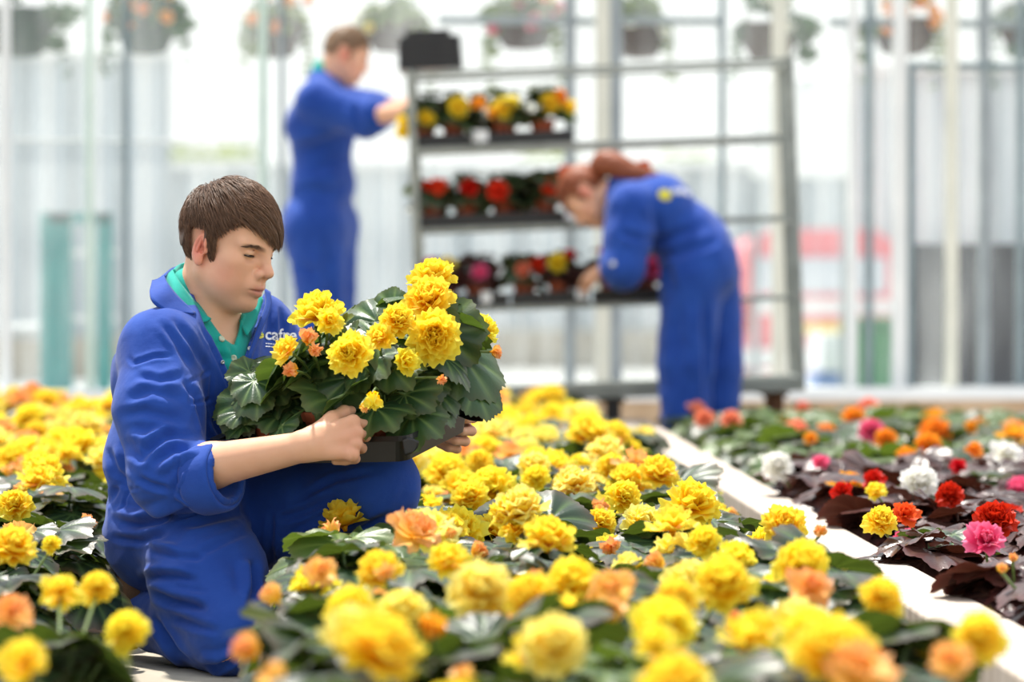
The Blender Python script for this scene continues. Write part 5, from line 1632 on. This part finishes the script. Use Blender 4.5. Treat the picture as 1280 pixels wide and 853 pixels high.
def stock_trolley():
    d0, R = TROLLEY['d0'], TROLLEY['R']; W = TROLLEY['W']; z = TROLLEY['z']
    o3 = np.array(TROLLEY['e'].location[:])
    T = lambda x, y, z_: TROLLEY['T'](x, y, z_) + o3
    s = F_PX / d0
    lx = lambda u: (u - 765) / s
    def flowers(q, lst):
        for u, v, px, mat, kind in lst:
            d = d0 + .02
            pin_bloom(q, P(u, v, d), kind, mat, (rng.uniform(-.3, .3), -1, rng.uniform(.2, .7)), px / s, True)
    # black nested trays on the top corner
    zt = 1.262
    prev = None
    for i, lab in enumerate(('lowest black plant tray of the nested stack on top of the trolley', 'second black plant tray from the bottom of the nested stack', 'middle black plant tray of the nested stack on the trolley top', 'second black plant tray from the top of the nested stack', 'topmost black plant tray of the nested stack on the trolley')):
        k = 1 - .012 * i
        crate('plant_tray', T(lx(553), .21, zt + .026 * i + .003), R, .235 * k, .40 * k, .024 if i < 4 else .018, lab, 'nested trays on the trolley top')
    crate('plant_tray', T(lx(551), .21, zt + .026 * 5 + .0), R, .16, .28, .022, 'small black tray crowning the nested stack on the trolley', None)
    # carry trays on the shelves
    for nm, u0, u1, lab in (('upper', 531, 728, 'black carry tray under the yellow begonias on the upper trolley shelf'), ('middle', 531, 722, 'black carry tray under the red begonias on the middle trolley shelf'), ('lower', 531, 640, 'black carry tray with dark leaved begonias on the lower trolley shelf'), ('lower', 644, 740, 'black carry tray with multicoloured begonias on the lower trolley shelf'), ('lower', 748, 838, 'black carry tray by the bending woman on the lower trolley shelf')):
        x0, x1 = lx(u0), lx(u1)
        crate('plant_tray', T((x0 + x1) / 2, .155, z[nm] + .0075), R, x1 - x0, .25, .046, lab, None)
    def pot(u, nm, y, lab, leaf, fl, sc=1.0):
        p = T(lx(u), y, z[nm] + .014)
        q = plant('potted_begonia', p, lab, 'begonias on the trolley', rng.choice(FOLS), leaf, scale=sc)
        q.rotation_euler = (0, tilt_t, rng.random() * 6)
        flowers(q, fl); return q
    tilt_t = 0.0
    pot(541, 'upper', .10, 'yellow begonia at the post end of the upper trolley shelf', 'green', [(532, 149, 25, 'yellow', 'double'), (503, 165, 20, 'yellow', 'open'), (504, 152, 18, 'yellow', 'open')], .95)
    pot(579, 'upper', .10, 'yellow begonia with a round bloom second on the upper trolley shelf', 'green', [(572, 134, 30, 'yellow', 'double'), (598, 131, 22, 'orange', 'open')], .95)
    pot(643, 'upper', .10, 'yellow begonia in the middle of the upper trolley shelf', 'green', [(628, 135, 30, 'yellow', 'open'), (640, 129, 22, 'yellow', 'open'), (618, 142, 20, 'orange', 'open')], .95)
    pot(690, 'upper', .10, 'tall yellow begonia at the open end of the upper trolley shelf', 'green', [(688, 129, 28, 'yellow', 'double'), (699, 121, 22, 'orange', 'open'), (712, 134, 20, 'yellow', 'open')], 1.0)
    pot(612, 'upper', .22, 'begonia in the rear row of the upper trolley shelf', 'green', [], .95)
    pot(548, 'middle', .10, 'red begonia at the post end of the middle trolley shelf', 'green', [(549, 233, 24, 'scarlet', 'open'), (536, 233, 18, 'red', 'open')], .9)
    pot(592, 'middle', .10, 'red begonia second on the middle trolley shelf', 'green', [(587, 235, 25, 'red', 'double')], .9)
    pot(637, 'middle', .10, 'begonia with a large scarlet bloom on the middle trolley shelf', 'green', [(622, 240, 32, 'scarlet', 'double')], .9)
    pot(690, 'middle', .10, 'scarlet begonia beside the head of the bending woman', 'green', [(688, 235, 24, 'scarlet', 'double'), (706, 215, 20, 'scarlet', 'open'), (805, 209, 20, 'scarlet', 'open')], 1.0)
    pot(662, 'middle', .22, 'begonia without blooms in the rear row of the middle trolley shelf', 'green', [], .95)
    pot(562, 'lower', .10, 'dark leaved pink begonia at the post end of the lower trolley shelf', 'bronze', [(538, 330, 18, 'pink', 'open'), (560, 330, 22, 'pale', 'open')], .9)
    pot(600, 'lower', .10, 'dark leaved crimson begonia second on the lower trolley shelf', 'bronze', [(600, 341, 24, 'pink', 'open')], .9)
    pot(660, 'lower', .10, 'coral begonia in the middle of the lower trolley shelf', 'green', [(654, 338, 22, 'coral', 'double'), (672, 331, 22, 'red', 'open')], .95)
    pot(704, 'lower', .10, 'begonia with one yellow bloom beside the hand of the bending woman', 'bronze', [(697, 328, 26, 'yellow', 'double'), (712, 318, 16, 'red', 'open')], .95)
    pot(768, 'lower', .10, 'begonia with a crimson bloom under the arm of the bending woman', 'bronze', [(757, 314, 22, 'red', 'open')], .9)
    pot(812, 'lower', .10, 'begonia with a large pink bloom against the legs of the bending woman', 'bronze', [(813, 335, 32, 'pink', 'double')], .9)
    # white cards clipped to the trays
    for u, nm, w, h, lab in ((612, 'upper', .06, .045, 'white plant card on the upper trolley shelf'), (722, 'middle', .05, .045, 'white plant card on the middle trolley shelf'), (612, 'lower', .04, .045, 'white plant card on the lower trolley shelf between the dark and coral begonias'), (731, 'lower', .04, .04, 'small white plant card near the hand of the bending woman')):
        e = empty('plant_card', T(lx(u), .012, z[nm] + .012)); tag(e, lab, 'card')
        MB().box((0, 0, h / 2 + .01), (w, .002, h), rotx(-.12)).build('card', M['white'], e, bevel=.0005)
        MB().box((0, .004, .012), (.006, .003, .03)).build('peg', M['cream'], e, bevel=.0005)

# ------------------------------------------------------------------ hanging baskets beyond the glass
M['bowl_green'] = mat_plain('bowl_green', lin(34, 62, 52), lin(24, 48, 42), .6, .3, 12)
M['bowl_brown'] = mat_plain('bowl_wicker', lin(70, 42, 30), lin(48, 28, 20), .85, .2, 40, .6, .004, stretch=(1, 1, 5))
M['chain'] = mat_plain('chain', lin(120, 124, 124), None, .5, .4, metallic=.5)
M['basket_leaf'] = mat_plain('basket_leaf', lin(26, 78, 34), lin(60, 106, 44), .6, .3, 6)
M['basket_leaf_pale'] = mat_plain('basket_leaf_pale', lin(92, 118, 62), lin(150, 160, 100), .6, .3, 6)
def baskets():
    d = 17.75
    beam = MB().box((0, 0, 0), (7.5, .05, .05)).build('trim_basket_beam', M['grey_alu']); beam.location = (0, d + .02, 2.55); beam.rotation_euler = (0, 0, ANG); struct(beam)
    spec = [(22, 38, 98, 60, 'bowl_green', 'basket_leaf', 'yellow', 0, 'hanging basket with a plain dark green bowl by the end of the glass wall'),
            (182, 34, 84, 62, 'bowl_green', 'basket_leaf', 'orange', 16, 'green hanging basket dotted with orange flowers above the kneeling man'),
            (345, 44, 70, 52, 'bowl_brown', 'basket_leaf_pale', 'orange', 8, 'pale trailing hanging basket with few orange flowers beside the standing man'),
            (492, 44, 76, 40, 'bowl_brown', 'basket_leaf_pale', 'white', 5, 'pale hanging basket between the standing man and the tray stack'),
            (655, 40, 80, 40, 'bowl_brown', 'basket_leaf_pale', 'pink', 10, 'hanging basket with pink and white flowers over the trolley'),
            (800, 50, 66, 42, 'bowl_brown', 'basket_leaf_pale', 'white', 4, 'brown hanging basket beside the thick pale column'),
            (962, 50, 76, 46, 'bowl_brown', 'basket_leaf', 'white', 3, 'bushy hanging basket behind the top of the trolley end post'),
            (1130, 44, 82, 46, 'bowl_brown', 'basket_leaf_pale', 'orange', 14, 'brown tapered hanging basket with orange flowers along its rim'),
            (1276, 36, 60, 40, 'bowl_brown', 'basket_leaf', 'yellow', 4, 'trailing hanging basket at the far end of the glass wall')]
    for (u, v, wpx, hpx, bm, lm, fc, nf, lab) in spec:
        dd = d + .14 * P(u, v, d)[0]; s = F_PX / dd
        e = empty('hanging_basket', P(u, v, dd)); tag(e, lab, 'hanging basket')
        r = wpx / 2 / s; h = hpx / s
        MB().lathe([(.3 * r, -h * .55), (.62 * r, -h * .5), (.86 * r, -h * .15), (r, h * .35), (1.04 * r, h * .45), (.96 * r, h * .45), (.9 * r, h * .3), (0, h * .3)], 22).build('bowl', M[bm], e, smooth=True)
        mb = MB()
        for dx, dz, rr, nn in {22: ((0, 1.0, .9, 160), (1.15, .35, .5, 120), (1.0, -.3, .25, 50)), 182: ((0, .35, 1.15, 420), (.9, 0, .6, 140)), 345: ((0, .4, 1.1, 240), (-.7, -.3, .5, 70)), 492: ((0, .5, 1.15, 260),),
                               655: ((-.7, .5, .7, 160), (.6, .5, .7, 160), (0, 1.1, .8, 120)), 800: ((-.1, 1.0, .8, 160), (.3, .7, .6, 80)), 962: ((0, 1.1, .9, 160), (.9, .3, .75, 260), (1.2, -.4, .35, 60)),
                               1130: ((0, 1.15, .9, 150), (-1.15, .1, .45, 110), (-1.2, -.6, .25, 40)), 1276: ((0, .3, 1.1, 320), (0, -.7, .6, 120))}[u]:
            leaf_cloud(mb, (dx * r, -.25 * r, h * dz), r * rr, nn, .06, .6)
        for k in range(9):
            a = rng.choice((0, math.pi)) + rng.uniform(-.7, .7); L = rng.uniform(.10, .32)
            for i in range(8):
                t_ = i / 7
                leaf_cloud(mb, (math.cos(a) * r * (1.0 + .25 * t_), math.sin(a) * r, h * .5 - L * t_ * t_ - .02), .025, 3, .045)
        mb.build('foliage', M[lm], e)
        zc = 2.53 - e.location.z
        for k in range(3):
            a = k * 2.094 + .5
            MB().tube([(math.cos(a) * r, math.sin(a) * r, h * .42), (0, .0, zc)], .004, 5).build('chain', M['chain'], e)
        for k in range(nf):
            a = rng.uniform(math.pi * .95, math.pi * 2.05); q = r * rng.uniform(.5, 1.1)
            add_bloom(e, 'open', fc if rng.random() < .7 else rng.choice(('pale', fc, 'peach')), (math.cos(a) * q * 1.1, math.sin(a) * q * 1.1 - .25 * r, h * rng.uniform(.0, 1.1)), (math.cos(a), -1, .4), rng.uniform(.05, .075))

# ------------------------------------------------------------------ build everything
build_beds()
worker = kneeling_worker()
held_tray()
trolley()
stock_trolley()
standing_man()
bending_woman()
baskets()

# single flowers that stand out, on the plant beneath each
by_name = {}
for o in scene.objects:
    if o.type == 'EMPTY' and o.parent is None and o.name.split('.')[0] in ('yellow_begonia', 'path_side_begonia', 'mixed_begonia'):
        by_name.setdefault(o.name.split('.')[0], []).append(o)
def single(kind_name, u, v, px, mat, kind='double', z=.29, label=None, di=None):
    d = F_PX * (CAM_H - z) / (v - HORIZON)
    p = P(u, v, d)
    pool = [o for o in by_name[kind_name] if not o.get('taken')]
    e = min(pool, key=lambda o: math.hypot(o.location.x - p[0], (o.location.y - p[1]) * .8))
    dx, dy = p[0] - e.location.x, p[1] - e.location.y; far = math.hypot(dx, dy)
    if far > .09 and not e.get('moved'):
        e.location.x += dx * (1 - .09 / far); e.location.y += dy * (1 - .09 / far)
    e['moved'] = 1
    if kind_name == 'mixed_begonia' or label:
        for c_ in [c_ for c_ in e.children if c_.name.split('.')[0] in ('bloom', 'open_bloom', 'bud')]: bpy.data.objects.remove(c_)
    pin_bloom(e, p, kind, mat, di or (rng.uniform(-.35, .35), -.8, rng.uniform(.4, .9)), px * d / F_PX)
    if label:
        e['label'] = label; e['taken'] = 1
        if 'group' in e: del e['group']
for u, v, px, mat, kind, lab in ((1243, 655, 62, 'red', 'double', 'bronze begonia with a big crimson bloom behind the pink one'), (1232, 678, 56, 'pink', 'open', 'bronze begonia with bright pink ruffled blooms beside dark leaves'),
        (1187, 622, 40, 'red', 'double', 'bronze begonia with a crimson bloom standing alone in the mixed bed'), (1100, 655, 46, 'yellow', 'double', 'mixed bed begonia with round yellow bloom close to the edging board'),
        (1130, 645, 40, 'scarlet', 'open', 'mixed bed begonia with a flat scarlet bloom by the yellow one'), (1092, 602, 32, 'red', 'open', 'bronze begonia with red bloom above the small yellow one'),
        (1053, 617, 32, 'red', 'open', 'bronze begonia with red bloom closest to the edging board'), (1094, 616, 30, 'yellow', 'open', 'mixed bed begonia with small loose yellow bloom'),
        (971, 586, 44, 'white', 'double', 'white begonia standing next to the edging board'), (1148, 606, 52, 'white', 'double', 'white begonia in the middle of the mixed bed'),
        (1160, 558, 36, 'orange', 'double', 'orange begonia with upright bloom towards the kerb wall'), (1066, 524, 32, 'orange', 'double', 'amber begonia tallest against the kerb wall'),
        (1089, 540, 34, 'pink', 'double', 'deep pink begonia beside the amber one'), (1107, 550, 30, 'orange', 'double', 'light orange begonia below the deep pink one'),
        (1004, 511, 20, 'coral', 'double', 'small coral begonia close to the trolley end post'), (881, 525, 28, 'coral', 'double', 'salmon begonia at the heels of the bending woman'),
        (914, 527, 30, 'coral', 'double', 'rosy begonia beside the leg of the bending woman'), (1014, 549, 20, 'orange', 'open', 'low orange begonia at the back of the mixed bed'),
        (1065, 576, 26, 'red', 'open', 'low red begonia in front of the light orange one'), (1198, 584, 24, 'red', 'open', 'dark red begonia near white blooms of the mixed bed'),
        (1256, 571, 44, 'white', 'open', 'white begonia with pink flush at the outer side of the mixed bed'), (1256, 566, 26, 'pink', 'open', 'pink begonia rising behind the flushed white one'),
        (1213, 535, 18, 'orange', 'double', 'small orange begonia under the kerb wall by the dark board'), (1217, 564, 26, 'orange', 'open', 'orange begonia beside the upright orange one'), (1252, 714, 26, 'peach', 'bud', 'bronze begonia with one cream bud over large dark leaves'),
        (1266, 700, 22, 'peach', 'bud', 'bronze begonia with pale bud at the outermost corner of the mixed bed'), (1026, 580, 26, 'pink', 'open', 'pink begonia beside the white one near the edging board')):
    single('mixed_begonia', u, v, px, mat, kind, .27, lab)
for u, v, px, mat, kind in ((778, 624, 50, 'yellow', 'double'), (905, 736, 84, 'yellow', 'double'), (440, 768, 74, 'yellow', 'double'), (600, 745, 92, 'pale', 'double'), (665, 752, 76, 'yellow', 'double'), (1040, 822, 112, 'yellow', 'double'), (690, 812, 92, 'pale', 'double'),
        (1000, 712, 78, 'yellow', 'double'), (880, 680, 48, 'yellow', 'double'), (765, 742, 66, 'peach', 'open'), (845, 752, 60, 'yellow', 'double'), (562, 672, 30, 'peach', 'bud'), (482, 722, 44, 'peach', 'bud'), (650, 662, 52, 'yellow', 'double'), (765, 588, 44, 'yellow', 'double'), (560, 705, 60, 'yellow', 'open'),
        (980, 660, 60, 'yellow', 'double'), (1010, 740, 66, 'peach', 'open'), (1100, 752, 62, 'yellow', 'double'), (945, 790, 62, 'yellow', 'open'), (1225, 800, 70, 'yellow', 'double'), (1190, 830, 60, 'peach', 'open'), (400, 718, 48, 'peach', 'open'), (540, 790, 66, 'orange', 'bud'), (820, 805, 60, 'yellow', 'open'), (600, 580, 40, 'yellow', 'double'), (670, 600, 40, 'yellow', 'double'), (1025, 668, 30, 'peach', 'bud')):
    single('yellow_begonia', u, v, px, mat, kind, .30)
for u, v, px, mat, kind in ((160, 792, 62, 'yellow', 'double'), (75, 742, 56, 'yellow', 'open'), (122, 738, 50, 'yellow', 'double'), (65, 682, 28, 'yellow', 'double'), (14, 770, 60, 'peach', 'open'), (30, 830, 70, 'yellow', 'open'), (50, 585, 50, 'yellow', 'double'), (20, 635, 50, 'yellow', 'double')):
    single('path_side_begonia', u, v, px, mat, kind, .26 if u == 160 else .29)
for o in scene.objects:
    for key in ('taken', 'moved'):
        if key in o: del o[key]
